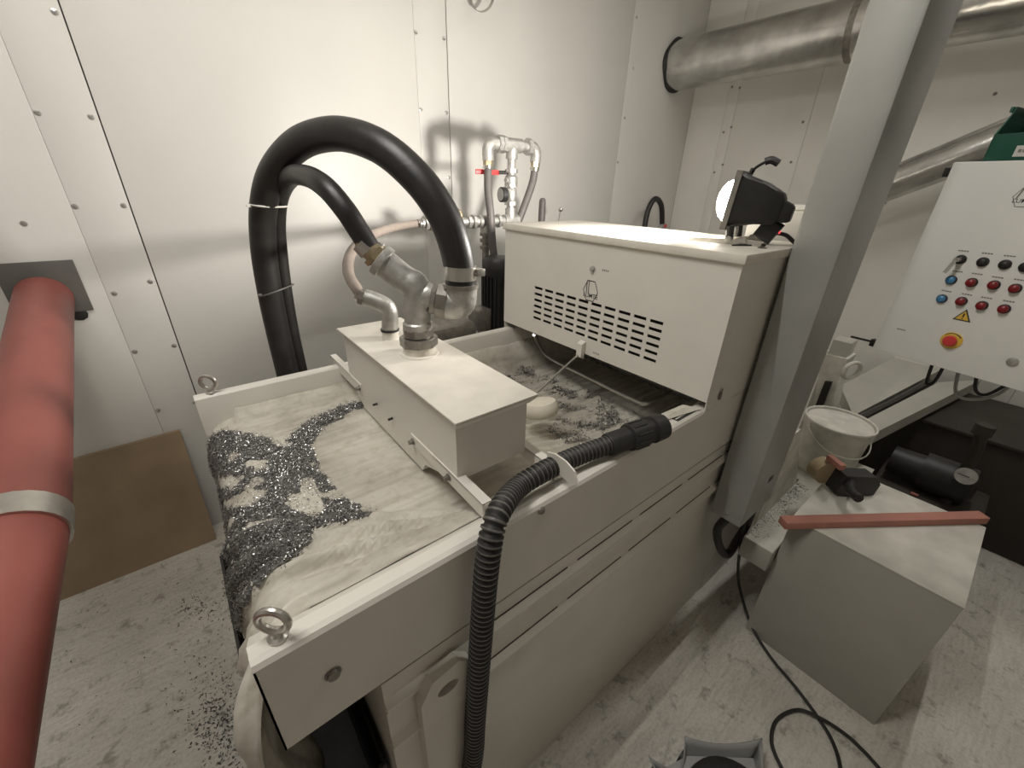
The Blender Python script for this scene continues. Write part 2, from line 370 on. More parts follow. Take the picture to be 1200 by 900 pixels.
# lifting lug with a slotted eye
lug_o = [(-.055, .0), (-.055, .085), (-.028, .132), (.030, .142), (.06, .11), (.06, 0)]
lx, lz, ly = 0.205, 0.775, 0.425
hole = [(.004 + .019 * math.cos(a) * (1.25), .082 + .0165 * math.sin(a)) for a in [2 * math.pi * i / 16 for i in range(16)]]
bm = bmesh.new()
ov = [bm.verts.new((lx + p, ly, lz + q)) for p, q in lug_o]; hv = [bm.verts.new((lx + p, ly, lz + q)) for p, q in hole]
ee = [bm.edges.new((ov[i], ov[(i + 1) % len(ov)])) for i in range(len(ov))] + [bm.edges.new((hv[i], hv[(i + 1) % 16])) for i in range(16)]
bmesh.ops.triangle_fill(bm, use_beauty=True, edges=ee)
r_ = bmesh.ops.extrude_face_region(bm, geom=bm.faces[:])
for g in r_['geom']:
    if isinstance(g, bmesh.types.BMVert): g.co.y += .024
obj('lifting_lug', B().frombm(bm), 'paint', mach)
obj('lug_foot', B().box(lx - .055, lx + .06, ly, Y0 + .006, 0.0, lz + .001, .002), 'paint', mach)
# lifting eyes
for (ex, ey, nm) in ((-0.020, Y0 + .024, (.6, .75, 0)), (-0.014, Y1 - .022, (.5, .8, 0))):
    e = obj('lifting_eye', B().tube(ring((ex, ey, ZR + .034), nm, .0205, .0055), .0058, 10, closed=True), 'steel', mach)
    obj('eye_collar', B().lathe((ex, ey, ZR - .001), (0, 0, 1), [(0, .014), (.005, .014), (.008, .009), (.013, .007)], 16), 'steel', e)
# hood -----------------------------------------------------------------
HZ0, HZ1 = 1.196, 1.596
rows_z = [1.387 - i * 0.0247 for i in range(6)]; cols_y = [1.226 - i * 0.0601 for i in range(10)]
SW, SH = 0.046, 0.0105
def grid_panel(ys, zs, holes, x, th):
    """panel in the plane x with rectangular slots cut through it"""
    ys = sorted(set(round(a, 5) for a in ys)); zs = sorted(set(round(a, 5) for a in zs)); b = B()
    ny, nz_ = len(ys), len(zs)
    full = lambda i, k: 0 <= i < ny - 1 and 0 <= k < nz_ - 1 and not holes((ys[i] + ys[i + 1]) / 2, (zs[k] + zs[k + 1]) / 2)
    b.add([(x, a, c) for a in ys for c in zs] + [(x + th, a, c) for a in ys for c in zs], [])
    N = ny * nz_; id_ = lambda i, k: i * nz_ + k
    for i in range(ny - 1):
        for k in range(nz_ - 1):
            if not full(i, k): continue
            q = (id_(i, k), id_(i + 1, k), id_(i + 1, k + 1), id_(i, k + 1))
            b.f.append(q[::-1]); b.f.append(tuple(j + N for j in q))
            for (di, dk, e) in ((-1, 0, (q[0], q[3])), (1, 0, (q[1], q[2])), (0, -1, (q[0], q[1])), (0, 1, (q[3], q[2]))):
                if not full(i + di, k + dk): b.f.append((e[0], e[1], e[1] + N, e[0] + N))
    return b
ysl = [Y0, Y1]; zsl = [HZ0, HZ1]
for a in cols_y: ysl += [a, a - SW]
for c in rows_z: zsl += [c - SH / 2, c + SH / 2]
isin = lambda y, z: any(a - SW < y < a for a in cols_y) and any(abs(z - c) < SH / 2 for c in rows_z)
hf = obj('hood_front', grid_panel(ysl, zsl, isin, XH, .003), 'paint', mach, smooth=False)
obj('hood_side', B().box(XH + .003, XB, Y0, Y0 + .003, HZ0 - .03, HZ1), 'paint', mach)
obj('hood_side', B().box(XH + .003, XB, Y1 - .003, Y1, HZ0 - .03, HZ1), 'paint', mach)
obj('hood_back', B().box(XB - .003, XB, Y0 + .003, Y1 - .003, 0.9, HZ1), 'paint', mach)
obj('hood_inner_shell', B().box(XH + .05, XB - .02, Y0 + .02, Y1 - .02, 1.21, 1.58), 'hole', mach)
obj('hood_lid', B().box(XH - .010, XB + .008, Y0 - .008, Y1 + .008, HZ1 - .006, HZ1 + .018, .003), 'dusty', mach)
for u, v in ((905, 285),):
    p = PZ(893, 291, HZ1 + .018); obj('lid_screw', B().lathe((p.x, p.y, HZ1 + .017), (0, 0, 1), [(0, .012), (.003, .012), (.006, .004)], 12), 'dzinc', mach)
p = PX(695, 315, XH); obj('hood_screw', B().lathe((XH, p.y, p.z), (-1, 0, 0), [(0, .010), (.003, .010), (.003, .008), (.010, .0075), (.011, .002)], 12), 'zinc', hf)
p = PY(843, 463, Y0)
obj('side_catch', B().box(p.x - .006, p.x + .006, Y0 - .006, Y0, p.z - .014, p.z + .010, .002).tube([(p.x, Y0 - .004, p.z + .01), (p.x + .003, Y0 - .004, p.z + .022)], .0025, 8), 'dzinc', mach)
# hexagonal maker's emblem and small print on the hood front
ec = PX(692, 341, XH)
hexa = lambda r, sx=1.0: [(XH - .0006, ec.y - math.cos(a) * r * sx, ec.z + math.sin(a) * r) for a in [math.pi / 3 * i + math.pi * 0 for i in range(6)]]
hb = B(); hi, ho = hexa(.0335), hexa(.0368)
hi = [(x, ec.y + (y - ec.y) * .93, ec.z + (z - ec.z) * 1.12) for x, y, z in hi]; ho = [(x, ec.y + (y - ec.y) * .93, ec.z + (z - ec.z) * 1.12) for x, y, z in ho]
hb.add(hi + ho, [(i, (i + 1) % 6, (i + 1) % 6 + 6, i + 6) for i in range(6)])
for dy in (.020, .011):
    hb.add([(XH - .0006, ec.y + dy, ec.z - .012), (XH - .0006, ec.y + dy - .0034, ec.z - .012), (XH - .0006, ec.y + dy - .0034, ec.z + .033), (XH - .0006, ec.y + dy, ec.z + .033)], [(0, 1, 2, 3)])
em = obj('emblem', hb, 'ink', hf, smooth=False, recalc=False)
obj('emblem_lettering', text_mesh('LUMTE', .0215, (XH, ec.y - .002, ec.z - .017), (0, -1, 0), (0, 0, 1), (-1, 0, 0)), 'ink', em, smooth=False, recalc=False)
for (u, v) in ((709, 317), (698, 414)):
    q = PX(u, v, XH); pb = B()
    for k in range(4):
        y = q.y + .011 - k * .0075; pb.add([(XH - .0005, y, q.z - .003), (XH - .0005, y - .0045, q.z - .003), (XH - .0005, y - .0045, q.z + .003), (XH - .0005, y, q.z + .003)], [(0, 1, 2, 3)])
    obj('small_print', pb, 'ink2', hf, smooth=False, recalc=False)
# black type label on the rail lip beside the hood
lp = PZ(797, 484, ZR)
lb = B().box(lp.x - .05, lp.x + .05, Y0 + .013, Y0 + .033, ZR, ZR + .001)
lab = obj('type_label', lb, 'ink', mach)
obj('label_stripe', B().box(lp.x - .046, lp.x + .046, Y0 + .021, Y0 + .025, ZR + .001, ZR + .0014), 'label', lab)
# belt bed under the fleece and the dark chamber under the hood
obj('chain_belt', B().sheet([[V((x, y, (1.00 if x > .5 else 1.05) - .05)) for y in (Y0 + .06, Y1 - .06)] for x in (0.05, .3, .6, 1.0, 1.5)]), 'belt', mach)
# bent bail rod below the hood
rp = [PX(626, 392, 1.115), PZ(634, 408, 1.075), PZ(645, 420, 1.065), PZ(700, 448, 1.065), PZ(745, 470, 1.065), PZ(757, 473, 1.07), PZ(768, 467, 1.08), PZ(786, 459, 1.09)]
obj('bail_rod', B().tube(smooth_path(rp, 4), .0075, 10), 'steel', mach)
# float arm bracket, rod and float
fb = PX(682, 420, XH)
br = obj('float_bracket', B().prism([(XH - .022, fb.y + .012, 1.185), (XH - .022, fb.y + .012, 1.235), (XH - .004, fb.y + .012, 1.245), (XH - .004, fb.y + .012, 1.175)], (0, -.024, 0)), 'paint', mach)
f0 = V((XH - .02, fb.y + .004, 1.19)); f1 = PZ(616, 472, 1.150)
obj('float_rod', B().tube([f0, f1], .004, 8), 'steel', br)
fc = PZ(627, 477, 1.13)
fl = B().lathe((fc.x, fc.y - .03, fc.z - .012), (0, 0.25, 1), [(0, .02), (.0, .05), (.010, .056), (.03, .056), (.042, .048), (.046, .02)], 24)
obj('float', fl, 'cream', br)

# ================================================================== FILTER FLEECE
def sst(a, b, x): t = min(1, max(0, (x - a) / (b - a))); return t * t * (3 - 2 * t)
def bed(x):      # height of the fleece along the machine
    return 1.088 - 0.105 * sst(0.50, 1.12, x)
RX, RZ, RR = 0.03, 0.999, 0.089
def tri_(t): t = t - math.floor(t); return abs(t * 2 - 1)
def fleece(s, y):
    """s: metres along the web; s>0 lies on the bed (x = RX + s), s<0 wraps over the roller and hangs down"""
    n1 = noise.noise(V((s * 2.2, y * 16, 3.1))); n2 = noise.noise(V((s * 9, y * 9, 8.0))); n3 = noise.noise(V((s * 3.0 + y * 5, y * 30, 1.0)))
    e0 = y - Y0; e1 = Y1 - y
    zone0 = sst(.40, .20, e0); zone1 = sst(.26, .10, e1)
    dx_ = max(.02, .47 - s); th = math.atan2(e0 - .075, dx_)                  # folds fan out from the strap end along the near rail
    amp = min(.030, .09 * dx_) * sst(.66, .45, th) * sst(.46, .36, s) * (.9 + .35 * n1)
    fold = amp * ((1 - tri_(th * 8.0 + .22 * n2 + .25)) ** 2.6 + .35 * (1 - tri_(th * 17.0 + .4 * n3)) ** 2)
    fold += .012 * abs(noise.noise(V((s * 14, y * 22, 4.0)))) * sst(.33, .38, s) * sst(.56, .50, s) * sst(.24, .16, e0)
    fold += zone1 * (1 - tri_(e1 / .034 + s * 1.2 + n2)) ** 2 * .0045 * sst(.5, .2, s)
    if s >= 0:
        x = RX + s; z = bed(x) + fold + 0.003 * n2 + .003 * n3 * (zone0 + zone1)
        side0 = sst(.165, .090, e0); side1 = sst(.135, .05, e1)
        lim0 = 1.128; lim1 = 1.118 - .03 * sst(.35, .8, x)
        z = z * (1 - side0) + (lim0 + .004 * n1 + fold * .8) * side0
        z = z * (1 - side1) + (lim1 + .008 * n2 + .02 * sst(.7, .9, x)) * side1
        if e0 < .11: z = max(z, 1.164 - (e0 - .04) * .9 + .0035)
        if x > .6: z += 0.0035 * math.sin(y * 2 * math.pi / .038) * sst(.6, .75, x) * (1 - side0) * (1 - side1)   # belt links print through
        return V((x, y, z))
    a = -s / RR
    flare = sst(.26, .06, e0)
    yy = y - .085 * flare * sst(0, .14, -s)                                  # spills sideways past the rail end
    if a < math.pi / 2:
        rr = RR + .004 * n2 + .004 * n1 + fold
        k = sst(.165, .09, e0)
        return V((RX - math.sin(a) * (rr + .014 * flare), yy, RZ + math.cos(a) * (rr + .038 * k)))
    h = -s - RR * math.pi / 2
    return V((RX - RR - .014 * flare - fold - .006 * n1 - .006 * n2 + .055 * sst(.15, .6, h), yy + .03 * flare * sst(.1, .5, h), RZ - h))
rows = []
ss = [-0.62 + i * 0.010 for i in range(int((0.62 + 1.46) / 0.010) + 1)]
yy = [Y0 + .072 + (Y1 - Y0 - .125) * k / 130 for k in range(131)]
for s in ss: rows.append([fleece(s, y) for y in yy])
fo = obj('filter_fleece', B().sheet(rows), 'fleece', ang=180, recalc=True)
sd = fo.modifiers.new('thickness', 'SOLIDIFY'); sd.thickness = 0.0015; sd.offset = -1
tag(fo, 'cream filter fleece web lying on the belt and hanging over the open end', 'fleece')

fr_ = []
for i in range(9):
    t = i / 8; r0, r1 = PZ(775, 494, ZR + .004).lerp(PZ(822, 479, ZR + .004), t), PZ(772, 486, ZR - .01).lerp(PZ(800, 474, ZR + .012), t)
    fr_.append([r0.lerp(r1, k / 4) + V((0, 0, .012 * math.sin(k / 4 * math.pi) * (.5 + .5 * math.sin(t * 5)))) for k in range(5)])
obj('torn_flap', B().sheet(fr_), 'fleece', fo)

# ------------------------------------------------------------------ swarf (uncountable)
def fnormal(s, y):
    a = fleece(s + .006, y) - fleece(s - .006, y); b = fleece(s, y + .006) - fleece(s, y - .006)
    n = a.cross(b).normalized(); return n if (n.z > 0 or (s < 0 and n.x < 0)) else -n
def flake(b, p, n, size, lift):
    u, w_, n = frame(n); a = random.uniform(0, math.pi * 2); c, s_ = math.cos(a), math.sin(a)
    t = u * c + w_ * s_; q = w_ * c - u * s_
    l = size * random.uniform(.6, 1.6); wd = size * random.uniform(.25, .55)
    tl = random.uniform(-.7, .7); tl2 = random.uniform(-.8, .8)
    t = (t + n * tl).normalized(); q = (q + n * tl2).normalized(); c0 = p + n * (lift + size * .35)
    m_ = n * random.uniform(-.5, .7) * wd
    b.add([c0 - t * l, c0 - q * wd + m_, c0 + t * l, c0 + q * wd + m_], [(0, 1, 3), (1, 2, 3)])
front_poly = [(238, 515), (262, 505), (300, 511), (335, 518), (348, 505), (365, 491), (400, 476), (428, 470), (430, 475), (402, 486), (378, 502), (364, 522), (374, 545), (387, 567), (410, 590), (441, 597), (430, 605), (402, 613), (368, 616), (366, 632), (350, 650), (322, 668), (302, 686), (287, 708), (280, 760), (262, 720), (250, 650), (244, 610), (232, 560)]
bald = [((288, 584), 26, 9, -.3), ((358, 590), 24, 13, .3), ((268, 566), 12, 8, 0), ((300, 545), 14, 6, 0), ((330, 520), 12, 4, 0.2)]
def dens_front(u, v, q):
    if not inpoly((u, v), front_poly): return 0
    for (c, rx, ry, a) in bald:
        dx, dy = u - c[0], v - c[1]; x = dx * math.cos(a) + dy * math.sin(a); y = -dx * math.sin(a) + dy * math.cos(a)
        if (x / rx) ** 2 + (y / ry) ** 2 < 1: return .08
    k = noise.noise(V((q.x * 22, q.y * 22, q.z * 22)))
    edge = max(sst(545, 505, v) * .6, sst(600, 690, v) * .7)
    return min(1, max(.22, .55 + k * .9 + edge))
cb, cb2 = B(), B()
def sludge(s0, s1, y0, y1, st, test):
    b = B(); ns, ny = int((s1 - s0) / st), int((y1 - y0) / st); idx = {}
    def vid(i, k):
        if (i, k) not in idx:
            s_, y_ = s0 + i * st, y0 + k * st
            p = fleece(s_, y_); n = fnormal(s_, y_); idx[(i, k)] = len(b.v)
            b.v.append(tuple(p + n * (.0022 + .0025 * noise.noise(V((s_ * 60, y_ * 60, 0))))))
        return idx[(i, k)]
    for i in range(ns):
        for k in range(ny):
            s_, y_ = s0 + (i + .5) * st, y0 + (k + .5) * st; p = fleece(s_, y_); u, v = proj(p)
            j = 5 * noise.noise(V((s_ * 45, y_ * 45, 9))); j2 = 5 * noise.noise(V((s_ * 45, y_ * 45, 19)))
            if test(u + j, v + j2, p): b.f.append((vid(i, k), vid(i + 1, k), vid(i + 1, k + 1), vid(i, k + 1)))
    return b
tag(obj('swarf_sludge', sludge(-.42, .42, Y0 + .10, Y1 - .06, .005, lambda u, v, p: dens_front(u, v, p) > .36), 'sludge', ang=180), 'dark wet metal sludge layer on the front of the fleece', 'swarf', kind='stuff')
for i in range(150000):
    s = random.uniform(-.40, .42); y = random.uniform(Y0 + .09, Y1 - .06); p = fleece(s, y); u, v = proj(p)
    u += random.gauss(0, 2); v += random.gauss(0, 2)
    if random.random() < dens_front(u, v, p): flake(cb if random.random() < .62 else cb2, p, fnormal(s, y), random.uniform(.0013, .0031), random.uniform(.002, .007))
inner_poly = [(585, 440), (610, 428), (650, 432), (690, 452), (735, 470), (790, 488), (760, 505), (735, 528), (690, 532), (652, 525), (640, 505), (655, 490), (640, 465), (600, 452)]
for i in range(60000):
    s = random.uniform(.52, 1.2); y = random.uniform(Y0 + .06, Y1 - .08); p = fleece(s, y); u, v = proj(p)
    if not inpoly((u, v), inner_poly): continue
    k = noise.noise(V((p.x * 11, p.y * 11, 5.0))) + .5 * noise.noise(V((p.x * 26, p.y * 26, 2.0)))
    k += .25 * sst(500, 525, v)
    if random.random() < min(.9, max(.03, k * 1.4 + .15)): flake(cb if random.random() < .45 else cb2, p, fnormal(s, y), random.uniform(.002, .0045), random.uniform(0, .006))
tag(obj('metal_swarf', cb, 'chip', smooth=False, recalc=False), 'bright metal swarf scattered on the cream filter fleece', 'swarf', kind='stuff')
tag(obj('dark_metal_swarf', cb2, 'chipd', smooth=False, recalc=False), 'dark oily swarf mixed into heaps on the filter fleece', 'swarf', kind='stuff')

# ================================================================== INLET BOX ON THE RAILS
BX0, BX1, BY0, BY1, BZ0, BZ1 = 0.356, 0.545, 0.610, 1.280, 1.100, 1.331
ib = thing('inlet_box', ((BX0 + BX1) / 2, (BY0 + BY1) / 2, BZ0), 'grey sheet metal inlet box with overhanging lid bridging the two rails', 'box')
q = [(BX0, BY0, 1.175), (BX0, BY0, BZ1), (BX0, BY1, BZ1), (BX0, BY1, 1.165), (BX0, BY1 - .11, BZ0), (BX0, BY0 + .17, BZ0), (BX0, BY0 + .155, 1.125)]
obj('box_body', B().prism(q, (BX1 - BX0, 0, 0)), 'paint', ib, smooth=False)
obj('box_lid', B().box(BX0 - .014, BX1 + .012, BY0 - .024, BY1 + .012, BZ1, BZ1 + .006, .002), 'dusty', ib)
lip = B().prism([(BX0 - .014, BY0 - .024, BZ1), (BX1 + .012, BY0 - .024, BZ1), (BX1 + .004, BY0 - .004, BZ1 - .022), (BX0 - .002, BY0 - .004, BZ1 - .022)], (0, .003, 0))
obj('lid_flap', lip, 'paint', ib, smooth=False)
for xs in (BX0 - .004, BX1):       # carrying straps, near and far side
    y_in = BY0 + .215 if xs < .5 else BY0 + .03
    s1 = obj('carrying_strap', B().prism([(xs, Y0 + .055, 1.150), (xs, Y0 + .055, 1.185), (xs, y_in, 1.187), (xs, y_in, 1.157)], (.004, 0, 0)).box(xs, xs + .022, Y0 + .055, BY0 + .1, 1.183, 1.186), 'paint', ib, smooth=False)
    s2 = obj('carrying_strap', B().box(xs, xs + .004, BY1 - .11, Y1 + .045, 1.150, 1.185).box(xs, xs + .020, BY1 - .02, Y1 + .045, 1.183, 1.186), 'paint', ib, smooth=False)
    if xs < .5:
        for sx, yb_ in ((s1, y_in - .012), (s1, BY0 + .03), (s2, BY1 - .10)):
            obj('bolt', B().lathe((xs, yb_, 1.170), (-1, 0, 0), [(0, .009), (.003, .009), (.003, .006), (.012, .006), (.0125, .002)], 10), 'dzinc', sx)
g = B().prism([PX(u, v, .530) for u, v in ((677, 568), (673, 553), (663, 541), (650, 532), (641, 530), (641, 542), (655, 556), (668, 567))], (.004, 0, 0))
obj('rail_gusset', g, 'paint', ib, smooth=False)
for (u, v) in ((442, 473), (460, 490)):
    p = PX(u, v, BX0); obj('stud', B().tube([(BX0 + .002, p.y, p.z), (BX0 - .013, p.y - .002, p.z)], .0035, 8), 'black', ib)
A = PZ(492, 414, BZ1 + .006); A2 = PZ(458, 396, BZ1 + .006)
obj('welded_socket', B().lathe((A.x, A.y, BZ1 + .006), (0, 0, 1), [(0, .052), (.004, .050), (.006, .043), (.026, .042)], 28), 'dusty', ib)
obj('welded_socket', B().lathe((A2.x, A2.y, BZ1 + .006), (0, 0, 1), [(0, .026), (.003, .024), (.028, .0235)], 24), 'dusty', ib)

# ================================================================== PIPE FITTINGS AND HOSES
NV = V((FWD.x, FWD.y, 0)).normalized()
def PA(u, v, off=0.0, p0=None): return PP(u, v, (A if p0 is None else p0) + NV * off, NV)
def hexnut(b, p, d, r, h, n=6, rot=0.0):
    u, w_, d = frame(d); p = V(p); lo = []; hi_ = []
    for k in range(n):
        a = 2 * math.pi * k / n + rot; e = (u * math.cos(a) + w_ * math.sin(a)) * r; lo.append(p + e); hi_.append(p + d * h + e)
    return b.add(lo + hi_, [tuple(range(n - 1, -1, -1)), tuple(range(n, 2 * n))] + [(i, (i + 1) % n, (i + 1) % n + n, i + n) for i in range(n)])
def band(b, p, d, r, wid, t=.002):
    d = V(d).normalized(); return b.lathe(V(p) - d * wid / 2, d, [(0, r), (0, r + t), (wid, r + t), (wid, r)], 24)
yf = thing('pipe_fitting', (A.x, A.y, BZ1 + .032), 'zinc Y-shaped pipe fitting with elbow and clamps on top of the inlet box', 'pipe fitting')
T0 = V((A.x, A.y, BZ1 + .032))
obj('reducer_nut', hexnut(B(), T0, (0, 0, 1), .050, .022, 8, .3), 'dzinc', yf)
obj('thread_nipple', hexnut(B().lathe(T0, (0, 0, 1), [(.018, .033), (.060, .033)], 20), T0 + V((0, 0, .026)), (0, 0, 1), .040, .020, 8, .1), 'dzinc', yf)
TB = V((A.x, A.y, PA(490, 392).z)); 
J = PA(488, 338); LB = PA(444, 303); TB = V((A.x, A.y, T0.z + .046))
JR = PA(508, 351); EL = PA(540, 357); EU = PA(540, 333)
obj('y_body', B().tube(smooth_path([TB, TB.lerp(J, .45), J, PA(470, 324), LB], 5), [.034] * 5 + [.036] * 8 + [.034] * 8, 20).tube(smooth_path([J + (TB - J) * .2, PA(500, 346), JR], 4), .033, 18), 'zinc', yf)
dl = (LB - PA(470, 324)).normalized()
obj('y_rim', B().lathe(LB - dl * .020, dl, [(0, .036), (.002, .040), (.018, .040), (.020, .036)], 20), 'zinc', yf)
obj('y_rim', B().lathe(TB - V((0, 0, .002)), (0, 0, 1), [(0, .034), (.0, .038), (.016, .038), (.02, .034)], 20), 'zinc', yf)
dr = (EL - JR).normalized()
obj('union_nut', hexnut(hexnut(B(), JR - dr * .004, dr, .040, .012, 8), JR + dr * .010, dr, .046, .026, 8, .2), 'dzinc', yf)
EP = [JR + dr * .03, EL - dr * .012, EL + (EU - EL).normalized() * .004 + dr * .002, EU]
obj('elbow', B().tube(smooth_path([JR + dr * .03, EL - dr * .022, EL - dr * .004 + V((0, 0, .006)), EL + V((0, 0, .024)), EU], 6), .0415, 22), 'zinc', yf)
obj('elbow_rim', B().lathe(EU - V((0, 0, .008)), (0, 0, 1), [(0, .0415), (0, .045), (.010, .045), (.010, .0415)], 22), 'dzinc', yf)
# hose nipple into the small branch
h2s = PA(428, 285); dn = (h2s - LB).normalized()
obj('hose_nipple', hexnut(B().lathe(LB, dn, [(0, .027), ((h2s - LB).length + .01, .024)], 18), LB + dn * .002, dn, .033, .012, 6), 'brass', yf)

R1, R2 = .0385, .0255
h1 = [EU - V((0, 0, .012)), PA(539, 318), PA(532, 285), PA(517, 248, .01), PA(488, 208, .03), PA(445, 172, .07), PA(395, 157, .14), PA(350, 169, .22), PA(320, 203, .29), PA(309, 243, .33), PA(309, 290, .35), PA(316, 340, .355), PA(325, 385, .36), PA(336, 432, .36)]
e1 = h1[-1]; h1 += [V((e1.x, e1.y, .85)), V((e1.x + .02, e1.y + .03, .40)), V((e1.x + .05, e1.y + .05, .045))]
ho1 = obj('suction_hose', B().tube(smooth_path(h1, 8), R1, 20), 'rubber')
tag(ho1, 'thick black rubber hose arching from the elbow over to the wall side', 'hose')
# worn pale print on the hose
def hclamp(p, d, r, parent, wid=.022, side=None):
    c = obj('hose_clamp', band(B(), p, d, r, wid), 'steel', parent)
    u, w_, d = frame(d); sd_ = (side if side is not None else u).normalized()
    kb = max(.8, r / .027)
    obj('clamp_bolt', B().tube([V(p) + sd_ * (r + .004) - w_ * .012 * kb, V(p) + sd_ * (r + .004) + w_ * .016 * kb], .006 * kb, 8).box(-.008 * kb, .008 * kb, -.008 * kb, .008 * kb, -.006 * kb, .006 * kb, .001, Matrix.Translation(V(p) + sd_ * (r + .008))), 'steel', c)
    return c
hclamp(PA(539, 319), (PA(539, 314) - PA(539, 326)), R1, ho1, .032, RIGHT)
h2 = [h2s - dn * .016, PA(419, 268), PA(403, 244), PA(380, 218, .03), PA(358, 206, .12), PA(340, 208, .25), PA(328, 230, .36), PA(325, 262, .40), PA(328, 300, .415), PA(334, 345, .42), PA(342, 390, .42), PA(351, 430, .42)]
e2 = h2[-1]; h2 += [V((e2.x, e2.y, .85)), V((e2.x + .02, e2.y + .03, .40)), V((e2.x + .05, e2.y + .05, .035))]
ho2 = obj('suction_hose', B().tube(smooth_path(h2, 8), R2, 18), 'rubber')
tag(ho2, 'thinner black rubber hose looping inside the thick hose to the fitting', 'hose')
hclamp(PA(429, 289), dn, R2, ho2, .026, RIGHT)
for (u, v, o_, lab) in ((315, 240, .355, 'upper pale zip tie around both black hoses'), (325, 340, .385, 'lower grey zip tie around both black hoses')):
    c0 = PA(u, v, o_); pts = []
    for i in range(28):
        a = 2 * math.pi * i / 28; ca, sa = math.cos(a), math.sin(a)
        pts.append(c0 + RIGHT * ca * .046 + NV * sa * .072 + V((0, 0, .014 * ca * (1 if v > 300 else -.4))))
    tie = tag(obj('zip_tie', B().tube(pts, .0028, 6, closed=True).box(-.006, .006, -.005, .005, -.004, .004, .001, Matrix.Translation(c0 - RIGHT * .02 - NV * .072)), 'label' if v < 300 else 'dhose'), lab, 'zip tie', 'zip ties on the hoses')

# small elbow with a brown hose
se = thing('pipe_elbow', (A2.x, A2.y, BZ1 + .030), 'small zinc pipe elbow on the inlet box beside the Y fitting', 'pipe fitting')
S0 = V((A2.x, A2.y, BZ1 + .032)); OFF2 = (A2 - A).dot(NV)
S1 = PA(457, 372, OFF2); S2 = PA(448, 356, OFF2); S3 = PA(427, 348, OFF2)
obj('elbow_body', B().tube(smooth_path([S0, S1, PA(455, 362, OFF2), S2, PA(436, 351, OFF2), S3], 5), .0235, 18), 'zinc', se)
obj('seal_ring', B().lathe(S0 - V((0, 0, .003)), (0, 0, 1), [(0, .0245), (.0, .0265), (.006, .0265), (.006, .0245)], 20), 'black', se)
d3 = (S3 - PA(436, 351, OFF2)).normalized()
obj('grip_nut', hexnut(B(), S3 - d3 * .002, d3, .026, .014, 8), 'dzinc', se)
hb_ = [S3 + d3 * .004, PA(418, 338, OFF2), PA(409, 322, OFF2 + .03), PA(409, 303, OFF2 + .10), PA(419, 287, OFF2 + .2), PA(437, 275, OFF2 + .36), PA(460, 267, OFF2 + .55), PY(482, 263, 1.80), PY(492, 262, 1.82)]
ho3 = obj('water_hose', B().tube(smooth_path(hb_, 8), .0155, 14), 'greyhose')
tag(ho3, 'brownish rubber hose curving from the small elbow to the wall manifold', 'hose')
hclamp(S3 + d3 * .016, d3, .0158, ho3, .012, V((0, 0, 1)))

# ================================================================== PIPE MANIFOLD BEHIND THE MACHINE
YM = 1.82
mf = thing('pipe_manifold', (PY(598, 258, YM).x, YM, 1.30), 'galvanised pipe manifold with tees, valve and gauge in front of the wall', 'pipe manifold')
rp_ = .021
def fit(name, p, d, prof, m='zinc', par=mf): return obj(name, B().lathe(p, d, prof, 18), m, par)
pL, pR = PY(494, 262, YM), PY(600, 258, YM); zl = (pL.z + pR.z) / 2
pL.z = pR.z = zl
obj('header_pipe', B().tube([pL, pR], rp_, 16), 'zinc', mf)
for u in (497, 502, 547, 553, 582):
    p = PY(u, 260, YM); p.z = zl; obj('coupling', hexnut(B(), p, (1, 0, 0), .033, .016, 8), 'zinc' if u != 502 else 'brass', mf)
hclamp(V((pL.x - .012, YM, zl)), (1, 0, 0), .017, mf, .016)
tz = PY(569, 258, YM).x; tx = PY(598, 258, YM).x
ttop = PY(598, 170, YM).z
obj('tee', B().tube([(tz - .045, YM, zl), (tz + .045, YM, zl)], .030, 16).tube([(tz, YM, zl), (tz, YM, zl - .06)], .028, 16), 'zinc', mf)
obj('tee', B().tube([(tx - .045, YM, zl), (tx + .045, YM, zl)], .030, 16).tube([(tx, YM, zl), (tx, YM, zl + .06)], .028, 16), 'zinc', mf)
obj('riser_pipe', B().tube([(tx, YM, zl + .04), (tx, YM, ttop)], .021, 16), 'zinc', mf)
for h, hh in ((.075, .016), (.16, .014), (.225, .016)): obj('coupling', hexnut(B(), (tx, YM, zl + h), (0, 0, 1), .033, hh, 8), 'zinc', mf)
obj('valve_body', B().lathe((tx, YM, zl + .085), (0, 0, 1), [(0, .024), (.01, .031), (.06, .031), (.07, .024)], 16), 'zinc', mf)
vb = obj('ball_valve', B().lathe((tx, YM, zl + .165), (0, 0, 1), [(0, .024), (.01, .033), (.04, .033), (.05, .024)], 16).tube([(tx, YM, zl + .19), (tx - .045, YM - .01, zl + .19)], .010, 10), 'zinc', mf)
vz = PY(570, 201, YM)
obj('valve_handle', B().box(vz.x - .045, tx - .055, YM + .024, YM + .032, vz.z - .012, vz.z + .010, .003), 'red', vb)
obj('valve_stem', B().tube([(tx - .06, YM + .028, vz.z), (tx - .02, YM + .01, vz.z)], .009, 10), 'black', vb)
obj('tee', B().tube([(tx - .05, YM, ttop), (tx + .055, YM, ttop)], .032, 16).tube([(tx, YM, ttop), (tx, YM, ttop - .06)], .030, 16), 'zinc', mf)
xl, xr = PY(572, 172, YM).x, PY(628, 176, YM).x
obj('top_pipe', B().tube([(xl + .03, YM, ttop), (xr - .03, YM, ttop)], .022, 14), 'zinc', mf)
for xx in (xl + .05, xl + .075, xr - .065): obj('union_nut', hexnut(B(), (xx, YM, ttop), (1, 0, 0), .039, .022, 8), 'zinc', mf)
zhl, zhr = PY(571, 188, YM).z, PY(628, 190, YM).z
obj('elbow', B().tube(smooth_path([(xl + .05, YM, ttop), (xl + .02, YM, ttop - .002), (xl, YM, ttop - .025), (xl, YM, zhl)], 5), .028, 16), 'zinc', mf)
